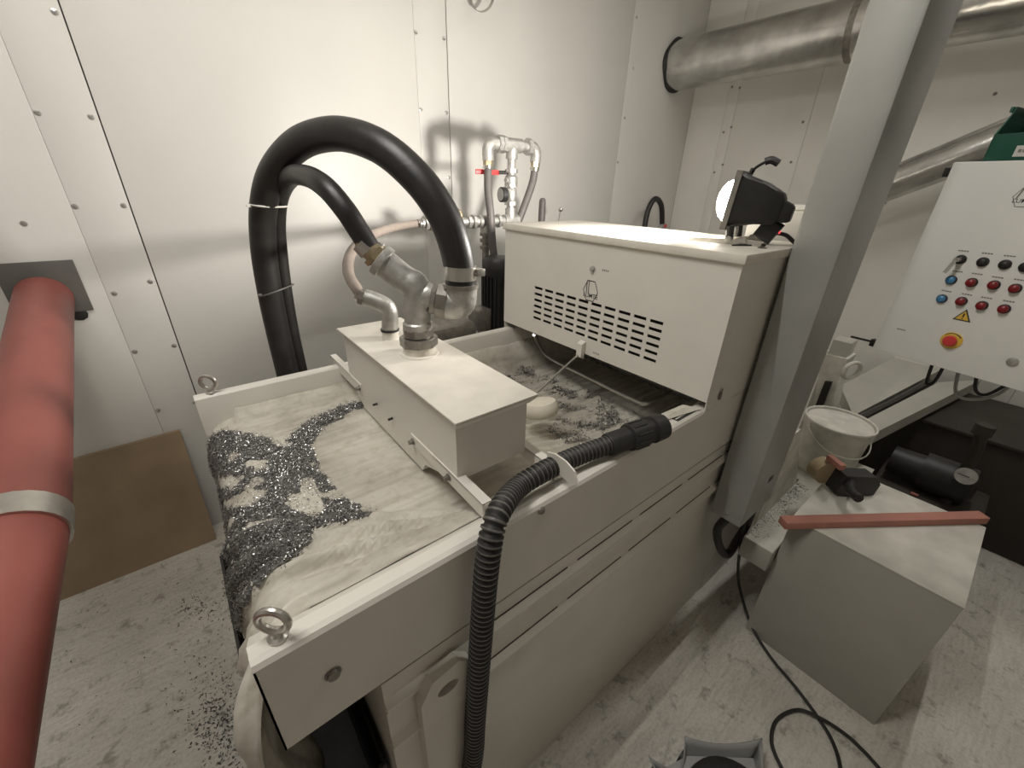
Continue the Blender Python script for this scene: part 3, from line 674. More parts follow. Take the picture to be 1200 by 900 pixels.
obj('elbow', B().tube(smooth_path([(xr - .05, YM, ttop), (xr - .02, YM, ttop - .002), (xr, YM, ttop - .025), (xr, YM, zhr)], 5), .028, 16), 'zinc', mf)
for xx, zz in ((xl, zhl), (xr, zhr)):
    obj('nipple', hexnut(B(), (xx, YM, zz - .022), (0, 0, 1), .024, .022, 6), 'brass', mf)
gz = PY(587, 228, YM)
gg = obj('pressure_gauge', B().lathe((gz.x + .012, YM - .02, gz.z), (-.98, .1, 0), [(0, .033), (.0, .035), (.026, .035), (.028, .032)], 24), 'black', mf)
obj('gauge_face', B().lathe((gz.x + .012 - .98 * .0275, YM - .02 + .1 * .0275, gz.z), (-.98, .1, 0), [(0, .029), (.002, .029)], 24), 'glass', gg)
g2 = PY(537, 246, YM)
obj('relief_valve', B().tube(smooth_path([(g2.x - .03, YM, zl), (g2.x - .02, YM, zl + .03), (g2.x + .01, YM, zl + .045), (g2.x + .015, YM, zl + .02)], 4), .009, 10).lathe((g2.x - .022, YM, zl + .03), (0, 0, 1), [(0, .012), (.01, .022), (.03, .024), (.035, .015)], 14), 'brass', mf)
obj('drop_pipe', B().tube([(tz, YM, zl - .05), (tz, YM, 1.30)], .018, 14), 'dzinc', mf)
for h in (.07, .10, .135): obj('union_ring', hexnut(B(), (tz, YM, zl - h), (0, 0, 1), .030, .016, 8), 'dzinc', mf)
# the two hoses hanging from it
xq = PY(575, 258, YM - .055).x
t1 = [V((xl, YM, zhl - .02)), PY(572, 222, YM - .02), V((xq, YM - .055, 1.62)), V((xq + .01, YM - .055, 1.50)), V((xq + .04, YM - .05, 1.2)), V((xq + .04, YM - .05, .02))]
o1 = tag(obj('drop_hose', B().tube(smooth_path(t1, 6), .0195, 12), 'dhose'), 'dark grey hose hanging straight down from the manifold behind the red valve lever', 'hose')
t2 = [V((xr, YM, zhr - .02)), PY(624, 214, YM), PY(615, 240, YM), PY(606, 264, YM), V((PY(600, 275, YM).x, YM, 1.48)), V((PY(599, 275, YM).x + .08, YM + .09, 1.2)), V((PY(600, 275, YM).x + .08, YM + .12, .02))]
o2 = tag(obj('drop_hose', B().tube(smooth_path(t2, 6), .0195, 12), 'dhose'), 'dark grey hose slanting down from the manifold to behind the hood', 'hose')
for o_, xx, zz in ((o1, xl, zhl), (o2, xr, zhr)): hclamp(V((xx, YM, zz - .03)), (0, 0, 1), .0200, o_, .022)
hp = PY(636, 232, YM + .1)
tag(obj('hose_end', B().lathe((hp.x, hp.y, 0.02), (0, 0, 1), [(0, .020), (hp.z - .05, .020), (hp.z - .03, .018), (hp.z - .02, .010)], 14), 'dhose'), 'upright grey rubber hose stub behind the hood', 'hose')
kp = PY(657, 246, YM + .2)
rd = thing('lever_rod', (kp.x, kp.y, 0), 'thin steel rod with round knob sticking up behind the hood', 'rod')
obj('rod', B().tube([(kp.x - .02, kp.y, 0.0), (kp.x - .02, kp.y, 1.5), (kp.x, kp.y, kp.z)], .005, 8), 'steel', rd)
obj('knob', B().lathe((kp.x, kp.y, kp.z - .012), (0, 0, 1), [(0, .004), (.004, .012), (.014, .015), (.024, .010), (.028, .002)], 14), 'steel', rd)
ly_ = 2.2
a0, a1, a2, a3 = PY(755, 268, ly_), PY(760, 245, ly_), PY(768, 233, ly_), PY(776, 262, ly_)
lh = tag(obj('tap_hose', B().tube(smooth_path([V((a0.x, ly_, .02)), V((a0.x, ly_, 1.2)), a0, a1, a2, PY(775, 241, ly_), a3], 6), .022, 12), 'rubber'), 'short black hose bent into a hook with red tap beside back wall', 'hose')
obj('tap', hexnut(B(), (a3.x, ly_, a3.z - .05), (0, 0, 1), .022, .05, 8), 'zinc', lh)
obj('tap_handle', B().box(a3.x + .02, a3.x + .05, ly_ - .02, ly_ + .01, a3.z - .035, a3.z - .005, .004), 'red', lh)

# vertical pump with finned motor
px_, py_ = 1.255, 1.66
pm = thing('pump_motor', (px_, py_, 0), 'black finned electric motor of the pump standing behind the rail', 'motor')
obj('motor_housing', B().lathe((px_, py_, 1.06), (0, 0, 1), [(0, .075), (.30, .075), (.32, .085), (.36, .085), (.375, .075), (.38, .03)], 28), 'black', pm)
for k in range(26):
    a = 2 * math.pi * k / 26; c, s = math.cos(a), math.sin(a)
    obj('cooling_fin', B().prism([(px_ + c * .074 - s * .002, py_ + s * .074 + c * .002, 1.08), (px_ + c * .090 - s * .002, py_ + s * .090 + c * .002, 1.08), (px_ + c * .090 - s * .002, py_ + s * .090 + c * .002, 1.35), (px_ + c * .074 - s * .002, py_ + s * .074 + c * .002, 1.35)], (s * .004, -c * .004, 0)), 'black', pm)
obj('terminal_box', B().box(px_ - .16, px_ - .08, py_ - .05, py_ + .05, 1.09, 1.20, .008), 'dzinc', pm)
obj('pump_column', B().lathe((px_, py_, 0), (0, 0, 1), [(0, .12), (.03, .12), (.03, .06), (.98, .06), (.98, .11), (1.06, .11)], 24), 'dzinc', pm)
pcx = PY(520, 385, 1.56)
pc = thing('pump_casing', (.80, 1.58, 0), 'grey pump casing with rounded shoulder behind the rail and elbow', 'pump')
obj('casing', B().box(.70, 1.02, 1.50, 1.70, 1.02, 1.19, .03), 'dzinc', pc)
obj('pedestal', B().box(.76, .96, 1.53, 1.68, 0, 1.03, .01), 'dzinc', pc)

# ================================================================== FLOODLIGHT ON THE HOOD
LZ = HZ1 + .018
LC = V((1.355, 0.605, 1.728)); AIM = V((0.90, YW, 1.86)); FD = (AIM - LC).normalized()
FR = FD.cross(V((0, 0, 1))).normalized(); FU = FR.cross(FD).normalized()
LM = Matrix(((FR.x, FD.x, FU.x, LC.x), (FR.y, FD.y, FU.y, LC.y), (FR.z, FD.z, FU.z, LC.z), (0, 0, 0, 1))) @ Matrix.Diagonal((.86, .86, .86, 1))   # local: x right, y forward, z up
fl_ = thing('floodlight', (LC.x, LC.y, LZ), 'black portable floodlight switched on, standing on the hood lid', 'lamp')
def frust(b, secs, mtx, n=4):
    """secs: (y, half width, half height, z shift) rounded-rectangle sections"""
    vs = []; k = 12
    for y, hw, hh, zs in secs:
        for i in range(k):
            a = 2 * math.pi * (i + .5) / k; c, s = math.cos(a), math.sin(a); e = .35
            vs.append(mtx @ V((math.copysign(abs(c) ** e, c) * hw, y, math.copysign(abs(s) ** e, s) * hh + zs)))
    fs = [(i * k + j, i * k + (j + 1) % k, (i + 1) * k + (j + 1) % k, (i + 1) * k + j) for i in range(len(secs) - 1) for j in range(k)]
    fs += [tuple(range(k - 1, -1, -1)), tuple((len(secs) - 1) * k + j for j in range(k))]
    return b.add(vs, fs)
obj('lamp_body', frust(B(), [(-.125, .045, .035, -.012), (-.115, .055, .048, -.010), (-.06, .070, .064, 0), (.0, .082, .080, 0), (.012, .086, .086, 0)], LM), 'black', fl_)
obj('back_cover', frust(B(), [(-.158, .030, .022, -.022), (-.150, .036, .028, -.020), (-.125, .04, .034, -.016)], LM), 'black', fl_)
# open front frame
fo_, fi_ = [(-.09, -.09), (.09, -.09), (.09, .09), (-.09, .09)], [(-.076, -.072), (.076, -.072), (.076, .072), (-.076, .072)]
vs_ = [LM @ V((p, y, q)) for y in (.012, .030) for lst in (fo_, fi_) for p, q in lst]
fs_ = []
for i in range(4):
    j = (i + 1) % 4
    fs_ += [(i, j, 4 + j, 4 + i), (8 + i, 12 + i, 12 + j, 8 + j), (i, 8 + i, 8 + j, j), (4 + i, 4 + j, 12 + j, 12 + i)]
obj('front_frame', B().add(vs_, fs_), 'dzinc', fl_, smooth=False)
lr = []
for i in range(9):
    y = -.076 + .152 * i / 8
    lr.append([LM @ V((y, .024 + .056 * (1 - (y / .076) ** 2) ** .5 * (1 - (z / .072) ** 2) ** .5 if abs(y) < .0759 and abs(z) < .0719 else .024, z)) for z in [-.072 + .144 * k / 8 for k in range(9)]])
obj('lamp_lens', B().sheet(lr), 'lens', fl_)
al = bpy.data.lights.new('floodlight_bulb', 'AREA'); al.shape = 'RECTANGLE'; al.size = .13; al.size_y = .12; al.energy = LAMP_POWER; al.color = (1.0, 0.95, 0.88); al.spread = math.radians(172)
lo = bpy.data.objects.new('floodlight_bulb', al); col.objects.link(lo); lo.parent = fl_
lo.matrix_local = Matrix.Translation(-V((LC.x, LC.y, LZ))) @ LM @ Matrix.Diagonal((1 / .86, 1 / .86, 1 / .86, 1)) @ Matrix.Translation((0, .095, 0)) @ Matrix.Rotation(math.pi / 2, 4, 'X')
# stand: folded strap, pivots, switch box, handle, cord
zb = LZ - LC.z + .0015
def LB_(x, y, z): p = LM @ V((x, y, 0)); return V((p.x, p.y, LZ + z))
for sx in (-.082, .078):
    obj('stand_bar', B().prism([LB_(sx, -.10, 0), LB_(sx, .26, 0), LB_(sx, .26, .007), LB_(sx, -.10, .016)], FR * .004), 'steel', fl_)
    obj('stand_lug', B().tube([LB_(sx + .002, 0, .012), LM @ V((sx + .002, 0, -.075))], .011, 10), 'black', fl_)
    for yy2, zz2 in ((-.0, .014), (-.045, .012)):
        obj('pivot_bolt', B().lathe(LB_(sx + (.006 if sx > 0 else -.003), yy2, zz2), FR * (1 if sx > 0 else -1), [(0, .009), (.008, .009), (.009, .004)], 12), 'steel', fl_)
obj('foot_bar', B().prism([LB_(-.082, .256, 0), LB_(.082, .256, 0), LB_(.082, .256, .007), LB_(-.082, .256, .007)], FD * .004), 'steel', fl_)
obj('stand_plate', B().prism([LB_(-.08, -.10, .0005), LB_(.08, -.10, .0005), LB_(.08, -.02, .0005), LB_(-.08, -.02, .0005)], (0, 0, .004)), 'steel', fl_)
sw = obj('switch_box', frust(B(), [(-.03, .028, .035, 0), (.03, .028, .035, 0)], LM @ Matrix.Translation((.02, -.105, -.078)) @ Matrix.Rotation(.4, 4, 'X')), 'black', fl_)
obj('pilot_light', B().lathe(LM @ V((.03, -.136, -.082)), -FD, [(0, .006), (.004, .005), (.005, .001)], 10), 'pilot', sw)
hbp = [LM @ V((.0, .0, .085)), LM @ V((.0, -.004, .100)), LM @ V((.0, -.016, .112)), LM @ V((0, -.03, .122))]
obj('handle_wire', B().tube(smooth_path(hbp, 4), .004, 8).tube([LM @ V((-.02, .004, .083)), LM @ V((-.02, .0, .098)), LM @ V((.02, .0, .098)), LM @ V((.02, .004, .083))], .004, 8), 'black', fl_)
obj('handle_grip', B().tube(smooth_path([LM @ V((0, -.028, .122)), LM @ V((0, -.045, .128)), LM @ V((0, -.068, .120))], 4), .010, 10), 'black', fl_)
obj('power_cord', B().tube(smooth_path([LM @ V((.03, -.13, -.085)), LM @ V((.035, -.16, -.088)), V((*(LM @ V((.04, -.185, 0))).xy, LZ + .010)), V((*(LM @ V((.06, -.21, 0))).xy, LZ + .007))], 5), .0055, 8), 'black', fl_)
kp2 = PZ(875, 288, LZ)
tag(obj('scraper', B().prism([(kp2.x - .05, kp2.y + .02, LZ), (kp2.x + .04, kp2.y - .035, LZ), (kp2.x + .05, kp2.y - .027, LZ), (kp2.x, kp2.y + .012, LZ)], (0, 0, .004)), 'black'), 'thin black metal strip lying on the hood lid', 'strip')

# white housing behind the hood
hs = thing('rear_housing', (1.80, .75, 0), 'white sheet metal housing standing behind the hood next to the post', 'housing')
hw0, hw1 = .457, PX(880, 244, 1.605).y
obj('housing_body', B().box(1.605, 2.05, hw0, hw1, 0, 1.705, .006), 'paint', hs)
obj('housing_cap', B().box(1.603, 2.055, hw0 - .004, hw1 + .01, 1.705, 1.715, .003), 'paint', hs)

# ================================================================== POST
px0, px1, pyA, pyB, pz0 = 1.362, 1.628, 0.329, 0.4445, 0.648
po = thing('steel_post', (1.5, .39, pz0), 'wide galvanised box post beside the hood reaching to the ceiling', 'post')
obj('post_shaft', B().box(px0, px1, pyA, pyB, pz0, ZC, .010), 'column', po)
obj('post_slot', B().box(1.50, 1.54, pyA - .0012, pyA + .01, .79, .815, .002), 'gap', po)
obj('bottom_screw', B().lathe((px0 + .0, .385, pz0 + .03), (-1, 0, 0), [(0, .006), (.003, .004), (.004, .001)], 10), 'dzinc', po)
cdp = [V((1.39, .385, pz0 - .001)), PX(841, 620, 1.39), PX(843, 640, 1.42), PX(852, 650, 1.48), PX(862, 636, 1.55), PX(876, 612, 1.60), V((1.60, .37, pz0 - .001))]
tag(obj('conduit', B().tube(smooth_path(cdp, 6), .016, 12), 'rubber'), 'thick black conduit looping out of the bottom of the steel post', 'cable')
cp = [V((1.56, .385, pz0 - .001)), PX(868, 640, 1.54), PX(865, 665, 1.58), PX(867, 690, 1.64), PZ(880, 732, .03), PZ(903, 770, .007), PZ(932, 805, .007), PZ(958, 840, .007), PZ(976, 870, .007), PZ(985, 902, .007), PZ(983, 940, .007), PZ(965, 955, .007), PZ(935, 930, .007), PZ(912, 892, .007), PZ(904, 866, .007), PZ(911, 843, .007), PZ(935, 832, .012), PZ(962, 842, .022), PZ(990, 860, .012), PZ(1012, 880, .007), PZ(1035, 905, .007), PZ(1090, 960, .007)]
tag(obj('power_cable', B().tube(smooth_path(cp, 7), .0062, 8), 'black'), 'thin black cable running from the post down and looping on the floor', 'cable')

# ================================================================== BLOCK, LEDGE, BUCKET, LATH, TAPE GUN
bk = thing('pedestal_block', (1.84, 0, 0), 'grey box pedestal with worn pale top carrying bucket and red lath', 'pedestal')
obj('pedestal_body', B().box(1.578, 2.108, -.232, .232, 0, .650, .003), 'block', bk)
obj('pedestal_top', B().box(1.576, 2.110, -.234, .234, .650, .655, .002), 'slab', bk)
lg = thing('side_ledge', (1.9, .3, 0), 'low white ledge with upright sheet between the pedestal and the steel post', 'ledge')
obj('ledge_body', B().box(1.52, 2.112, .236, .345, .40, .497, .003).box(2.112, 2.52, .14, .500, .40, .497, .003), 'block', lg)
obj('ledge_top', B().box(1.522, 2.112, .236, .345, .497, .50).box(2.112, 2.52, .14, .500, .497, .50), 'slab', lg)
obj('ledge_sheet', B().prism([(1.632, .3455, .44), (2.06, .3455, .44), (2.06, .3455, .52), (1.76, .3455, .92), (1.632, .3455, .92)], (0, .006, 0)), 'bucket', lg, smooth=False)
obj('ledge_leg', B().box(2.2, 2.5, .14, .32, 0, .40, .003), 'block', lg)
lcb = B()
for i in range(700):
    x = random.uniform(1.54, 2.08); y = .343 - abs(random.gauss(0, .028))
    if y > .24: flake(lcb, V((x, y, .5005)), V((0, 0, 1)), random.uniform(.0015, .0040), .0)
tag(obj('ledge_swarf', lcb, 'chipd', smooth=False, recalc=False), 'dark crumbs of swarf along the ledge edge', 'swarf', kind='stuff')
bc = V((2.31, .318, .500))
bu = thing('bucket', bc, 'dirty white plastic bucket with wire handle standing on the pedestal', 'bucket')
BK = 1.02
bprof = [(.004, .0), (0.0, .0), (0, .112), (.006, .117), (.205, .130), (.205, .136), (.212, .138), (.240, .139), (.246, .143), (.252, .141), (.250, .134), (.06, .118), (.012, .110), (.010, .0)]
obj('bucket_wall', B().lathe(bc, (0, 0, 1), [(h * 1.12, r * BK) for h, r in bprof], 40), 'bucket', bu)
obj('bucket_lid', B().lathe(bc + V((0, 0, .238 * 1.12)), (0, 0, 1), [(0, .05), (0, .131 * BK), (.003, .131 * BK), (.003, .05)], 40), 'bucket', bu)
ha = []
for i in range(17):
    a = math.pi * i / 16; t = math.cos(a)
    side = V((-.62, -.78, 0)); ax = V((.78, -.62, 0))
    ha.append(bc + ax * (t * .149) + side * (math.sin(a) * .11 + .0) + V((0, 0, .250 - math.sin(a) * .095 - .0)))
ha = [p if (p - bc).xy.length > .145 else bc + V((*((p - bc).xy.normalized() * .1455), (p - bc).z)) for p in ha]
obj('wire_handle', B().tube(ha, .003, 8), 'bucket', bu)
for sgn in (1, -1): obj('handle_ear', B().lathe(bc + V((.78, -.62, 0)) * (.140 * sgn) + V((0, 0, .250)), V((.78, -.62, 0)) * sgn, [(0, .013), (.006, .012), (.008, .005)], 12), 'bucket', bu)
la, lb_ = PZ(917, 612, .672), PZ(1152, 606, .672)
ld = (lb_ - la); ld.z = 0; ln = ld.length; ld.normalize(); lq = V((-ld.y, ld.x, 0))
lath_m = Matrix(((ld.x, lq.x, 0, la.x), (ld.y, lq.y, 0, la.y), (0, 0, 1, .6555), (0, 0, 0, 1)))
tag(obj('wood_lath', B().box(0, ln, -.020, .020, 0, .030, .002, lath_m), 'lath'), 'reddish wooden lath laid across the pedestal top', 'lath')
tgc = PZ(1014, 590, .68)
tg = thing('tape_dispenser', (tgc.x, tgc.y, .655), 'black hand tape dispenser with brown tape roll on the pedestal', 'tape dispenser')
ax_ = V((ld.x, ld.y, 0)); side_ = V((-ld.y, ld.x, 0))
TM = Matrix(((ax_.x, side_.x, 0, tgc.x), (ax_.y, side_.y, 0, tgc.y), (0, 0, 1, .6555), (0, 0, 0, 1))) @ Matrix.Diagonal((1.45, 1.45, 1.45, 1))
obj('dispenser_body', B().prism([TM @ V((-.045, .045, .012)), TM @ V((-.035, .045, .072)), TM @ V((.055, .045, .066)), TM @ V((.075, .045, .040)), TM @ V((.07, .045, .004)), TM @ V((.0, .045, .0))], side_ * .058), 'black', tg)
obj('grip', B().tube(smooth_path([TM @ V((.0, .06, .05)), TM @ V((-.04, .02, .050)), TM @ V((-.05, -.02, .052))], 5), .017, 12), 'black', tg)
obj('tape_roll', B().lathe(TM @ V((-.052, .085, .050)), side_, [(0, .028), (0, .050), (.05, .050), (.05, .028)], 28), 'tape', tg)
obj('cutter', B().box(-.062, -.045, .050, .10, .088, .105, .002, TM), 'lath', tg)

# ================================================================== CONTROL CABINET
CD = CAM + ray(1115, 400) * 1.15; CN = V((-.974, .225, 0)).normalized(); CR = V((-.225, -.974, 0)).normalized()
def PC(u, v): return PP(u, v, CD, CN)
tl, bl = PC(1118, 190), PC(1022, 408); czA, czB = bl.z, tl.z
CM = Matrix(((CR.x, -CN.x, 0, bl.x), (CR.y, -CN.y, 0, bl.y), (0, 0, 1, 0), (0, 0, 0, 1)))   # local x right, y into the cabinet, z up
def cl(u, v): p = PC(u, v); return ((p - V((bl.x, bl.y, 0))).dot(CR), p.z)
CW = .40
cb_ = thing('control_cabinet', (bl.x, bl.y, czA), 'white control cabinet with rows of push buttons and emergency stop', 'control cabinet')
obj('cabinet_body', B().box(.006, CW - .006, .018, .20, czA + .006, czB - .006, .003, CM), 'cabinet', cb_)
door = obj('cabinet_door', B().box(0, CW, 0, .016, czA, czB, .003, CM), 'cabinet', cb_)
for u, v in ((1113, 201), (1027, 403)):
    x, z = cl(u, v); obj('hinge', B().box(-.014, .004, .002, .022, z - .013, z + .010, .002, CM), 'black', cb_)
hz = cl(1027, 403)[1]
obj('hinge_rod', B().tube([CM @ V((-.012, .012, hz)), CM @ V((-.075, .018, hz - .004))], .0035, 8), 'black', cb_)
def button(u, v, m, r=.0098, name='push_button', dome=.006):
    x, z = cl(u, v); b0 = obj(name, B().lathe(CM @ V((x, 0, z)), CN, [(0, r + .0022), (.003, r + .0022), (.004, r)], 20), 'black' if m != 'zinc' else 'zinc', door)
    obj('button_cap', B().lathe(CM @ V((x, -.003, z)), CN, [(0, r), (dome, r * .96), (dome + .003, r * .6), (dome + .0035, r * .1)], 20), m, b0); return x, z
for u, v in ((1152, 307), (1178, 310), (1202, 313)): button(u, v, 'black')
x, z = button(1126, 304, 'black', name='key_switch'); ky = obj('key', B().tube([CM @ V((x, -.012, z)), CM @ V((x, -.03, z))], .006, 8).prism([CM @ V((x - .004, -.028, z)), CM @ V((x + .004, -.028, z)), CM @ V((x - .004, -.034, z - .036)), CM @ V((x - .013, -.034, z - .034))], CN * .002), 'steel', door)
for u, v in ((1115, 328), (1104, 350)): button(u, v, 'blue')
for u, v in ((1139, 331), (1165, 334), (1190, 338), (1127, 353), (1151, 358), (1177, 362)): button(u, v, 'dred', dome=.010)
x, z = cl(1115, 399)
es = obj('emergency_stop', B().lathe(CM @ V((x, 0, z)), CN, [(0, .0235), (.002, .0235), (.003, .022), (.006, .018)], 28), 'yellow', door)
obj('stop_knob', B().lathe(CM @ V((x, 0, z)), CN, [(.006, .010), (.009, .010), (.010, .0145), (.014, .015), (.018, .012), (.019, .002)], 28), 'red', es)
arc = [CM @ V((x + .0205 * math.cos(a), -.0042, z + .0205 * math.sin(a))) for a in [math.pi * (.2 + .6 * i / 8) for i in range(9)]]
obj('stop_arc', B().tube(arc, .0014, 6), 'ink', es)
x, z = cl(1187, 424); obj('door_lock', B().lathe(CM @ V((x, 0, z)), CN, [(0, .011), (.004, .011), (.007, .008), (.008, .002)], 20), 'zinc', door)
x, z = cl(1129, 371)
def tri(s, d): return [CM @ V((x - s, -d, z - s * .62)), CM @ V((x + s, -d, z - s * .62)), CM @ V((x, -d, z + s * 1.1))]
wt = obj('warning_sign', B().prism(tri(.0185, .0012), -CN * .0012), 'ink', door, smooth=False)
obj('sign_field', B().prism(tri(.0140, .0020), -CN * .0008), 'yellow', wt, smooth=False)
obj('sign_mark', B().box(x - .0014, x + .0014, -.0026, -.0019, z - .002, z + .009, 0, CM).box(x - .0014, x + .0014, -.0026, -.0019, z - .0065, z - .004, 0, CM), 'ink', wt, smooth=False)
for u, v in ((1129, 294), (1157, 297), (1183, 300), (1122, 318), (1145, 321), (1169, 325), (1195, 328), (1109, 341), (1133, 345), (1156, 349), (1182, 353), (1056, 386)):
    x, z = cl(u, v); pb = B()
    for k in range(4):
        w0 = .0042; pb.box(x - .010 + k * .0055, x - .010 + k * .0055 + w0, -.0006, .0, z - .0015, z + .0015, 0, CM)
    obj('button_caption', pb, 'ink2', door, smooth=False)
x, z = cl(1203, 231); hx = [(x + .024 * math.cos(math.pi / 3 * i), z + .026 * math.sin(math.pi / 3 * i)) for i in range(6)]; hx2 = [(x + (a - x) * .93, z + (b - z) * .93) for a, b in hx]
eb = B(); eb.add([CM @ V((a, -.0006, b)) for a, b in hx + hx2], [(i, (i + 1) % 6, (i + 1) % 6 + 6, i + 6) for i in range(6)])
eb.prism([CM @ V((x - .018, -.0006, z - .006)), CM @ V((x - .015, -.0006, z - .006)), CM @ V((x - .009, -.0006, z + .021)), CM @ V((x - .012, -.0006, z + .021))], CN * .0003)
e_ = obj('emblem', eb, 'ink2', door, smooth=False, recalc=False)
obj('emblem_lettering', text_mesh('LUMTE', .013, CM @ V((x - .001, 0, z - .009)), CR, (0, 0, 1), CN), 'ink', e_, smooth=False, recalc=False)
# cables looping out of the cabinet bottom
for pts, lab in (([(1085, 438), (1086, 448), (1096, 446), (1103, 434)], 'black cable loop tucked under the control cabinet beside the beams'), ([(1115, 443), (1120, 460), (1140, 468), (1170, 462), (1186, 455)], 'long grey cable sagging under the control cabinet'), ([(1139, 444), (1143, 456), (1158, 462), (1185, 457)], 'short black cable sagging under the control cabinet')):
    pp_ = [PP(u, v, CD - CN * .12, CN) for u, v in pts]; pp_[0].z = czA + .006; pp_[-1].z = czA + .006
    tag(obj('cabinet_cable', B().tube(smooth_path(pp_, 6), .0045, 8), 'black' if 'black' in lab else 'greytray'), lab, 'cable')
# green storage bin on the cabinet
GM = CM @ Matrix.Translation((.045, .03, czB - .0))
gb = thing('storage_bin', GM @ V((.15, .07, 0)), 'dark green open-front plastic storage bin on top of the control cabinet', 'storage bin')
gt = .003; gwid, gdep, ghei = .30, .15, .125
obj('bin_floor', B().box(0, gwid, 0, gdep, 0, gt, 0, GM), 'green', gb)
obj('bin_front', B().box(0, gwid, 0, gt, 0, .062, .001, GM), 'green', gb)
obj('bin_back', B().box(0, gwid, gdep - gt, gdep, 0, ghei, .001, GM), 'green', gb)
for xx in (0, gwid - gt): obj('bin_side', B().prism([GM @ V((xx, 0, 0)), GM @ V((xx, 0, .062)), GM @ V((xx, .04, .105)), GM @ V((xx, .05, ghei)), GM @ V((xx, gdep, ghei)), GM @ V((xx, gdep, 0))], CR * gt), 'green', gb)
obj('bin_rim', B().box(-.004, gwid + .004, gdep - .006, gdep + .004, ghei - .008, ghei, .001, GM).box(-.006, 0, .04, gdep, ghei - .012, ghei, .001, GM), 'green', gb)
bl_ = obj('bin_label', B().box(.052, .135, -.0014, 0, .010, .034, 0, GM), 'label', gb)
pb = B()
for k in range(5): pb.box(.058 + k * .008, .058 + k * .008 + .006, -.0018, -.0014, .019, .026, 0, GM)
pb.box(.108, .118, -.0018, -.0014, .017, .027, 0, GM); obj('label_print', pb, 'ink2', bl_, smooth=False)

# frame beams, white device and dark pump unit further back
def beam(name, px4, z, th, label):
    pts = [PZ(u, v, z) for u, v in px4]
    return tag(obj(name, B().prism(pts, (0, 0, -th)), 'beam', smooth=False), label, 'beam')
fr = thing('support_frame', (2.9, .25, 0), 'pale grey frame of two horizontal beams below the control cabinet', 'frame')
for px4 in ([(985, 452), (1078, 403), (1105, 432), (1000, 487)], [(1006, 496), (1100, 448), (1150, 445), (1000, 520)]):
    obj('beam', B().prism([PZ(u, v, .72) for u, v in px4], (0, 0, -.07)), 'beam', fr, smooth=False)
c1_ = PZ(1004, 492, .715); c2_ = PZ(1088, 448, .715)
obj('frame_cable', B().tube(smooth_path([c1_, c1_.lerp(c2_, .5) + V((0, 0, -.01)), c2_], 4), .02, 8), 'rubber', fr)
fl0 = PZ(1004, 470, .66); obj('frame_leg', B().box(fl0.x - .02, fl0.x + .06, fl0.y - .03, fl0.y + .03, 0, .655, .003), 'beam', fr)
dx = 2.56
q0 = [PX(u, v, dx) for u, v in ((964, 414), (994, 421), (982, 445), (972, 490), (950, 490))]
dv = thing('white_device', (dx, q0[0].y - .05, 0), 'white device housing with black grip and ring handle behind the bucket', 'device')
obj('device_body', B().prism(q0, (.14, 0, 0)), 'bucket', dv, smooth=False)
q1 = [PX(u, v, dx) for u, v in ((968, 446), (976, 447), (966, 474), (957, 474))]
obj('black_grip', B().prism(q1, (-.02, 0, 0)), 'black', dv)
rc = PX(998, 434, dx); obj('ring_handle', B().tube([p for p in ring((dx, rc.y, rc.z), (.5, .8, .1), .045, .01)], .010, 8, closed=True), 'bucket', dv)
obj('device_stand', B().box(dx + .01, dx + .12, q0[0].y - .10, q0[0].y - .02, 0, 1.08, .003), 'beam', dv)
bt = thing('shade_box', (3.45, -.3, 0), 'added dark brown box standing in for shade against the right wall under the beams', 'shade box')  # box added to darken the corner; its colour carries the shade
obj('shade_body', B().box(3.12, 3.80, -1.6, .42, 0, .60, .01), 'brown', bt)
obj('shade_rim', B().box(3.10, 3.82, -1.62, .44, .60, .62, .004), 'brown', bt)
# dark pump unit
du = thing('dark_pump', (2.72, -.25, 0), 'black pump with round motor and grey mounting bracket behind the pedestal', 'pump')
mc = PX(1085, 552, 2.72)
obj('motor', B().lathe((2.72, mc.y + .14, mc.z), (0, -1, 0), [(0, .05), (.0, .07), (.12, .075), (.12, .095), (.30, .095), (.32, .05)], 24), 'black', du)
b0 = PX(1070, 578, 2.66)
obj('bracket', B().box(2.62, 2.70, b0.y - .09, b0.y + .06, b0.z - .02, b0.z + .004, .002), 'beam', du)
obj('red_tag', B().box(2.60, 2.615, b0.y - .02, b0.y + .01, b0.z + .02, b0.z + .03, .002), 'lath', du)
obj('skid', B().box(2.58, 2.95, mc.y - .25, mc.y + .16, 0, mc.z - .10, .01), 'brown', du)
gc = PX(1132, 558, 2.60)
gp = thing('gauge_pipe', (2.64, gc.y, 0), 'round pressure gauge on a dark pipe stack behind the pedestal', 'gauge')
gd = (CAM - gc).normalized()
obj('gauge_case', B().lathe(gc, gd, [(-.03, .036), (0, .038), (.004, .038), (.004, .033)], 28), 'zinc', gp)
obj('gauge_dial', B().lathe(gc, gd, [(.0, .033), (.003, .033)], 28), 'glass', gp)
u_, w2_, _ = frame(gd); obj('gauge_needle', B().tube([gc + gd * .005 - u_ * .012, gc + gd * .005 + u_ * .028], .0018, 6), 'ink', gp)
g3 = PX(1152, 505, 2.66)
obj('stack_pipe', B().tube(smooth_path([V((2.68, g3.y - .02, 0)), V((2.68, g3.y - .02, gc.z)), g3], 5), .022, 12).tube([gc - gd * .02, V((2.68, g3.y - .02, gc.z))], .010, 8), 'brown', gp)
obj('stack_cap', hexnut(B(), g3 - V((0, 0, .02)), (0, 0, 1), .034, .05, 8), 'brown', gp)

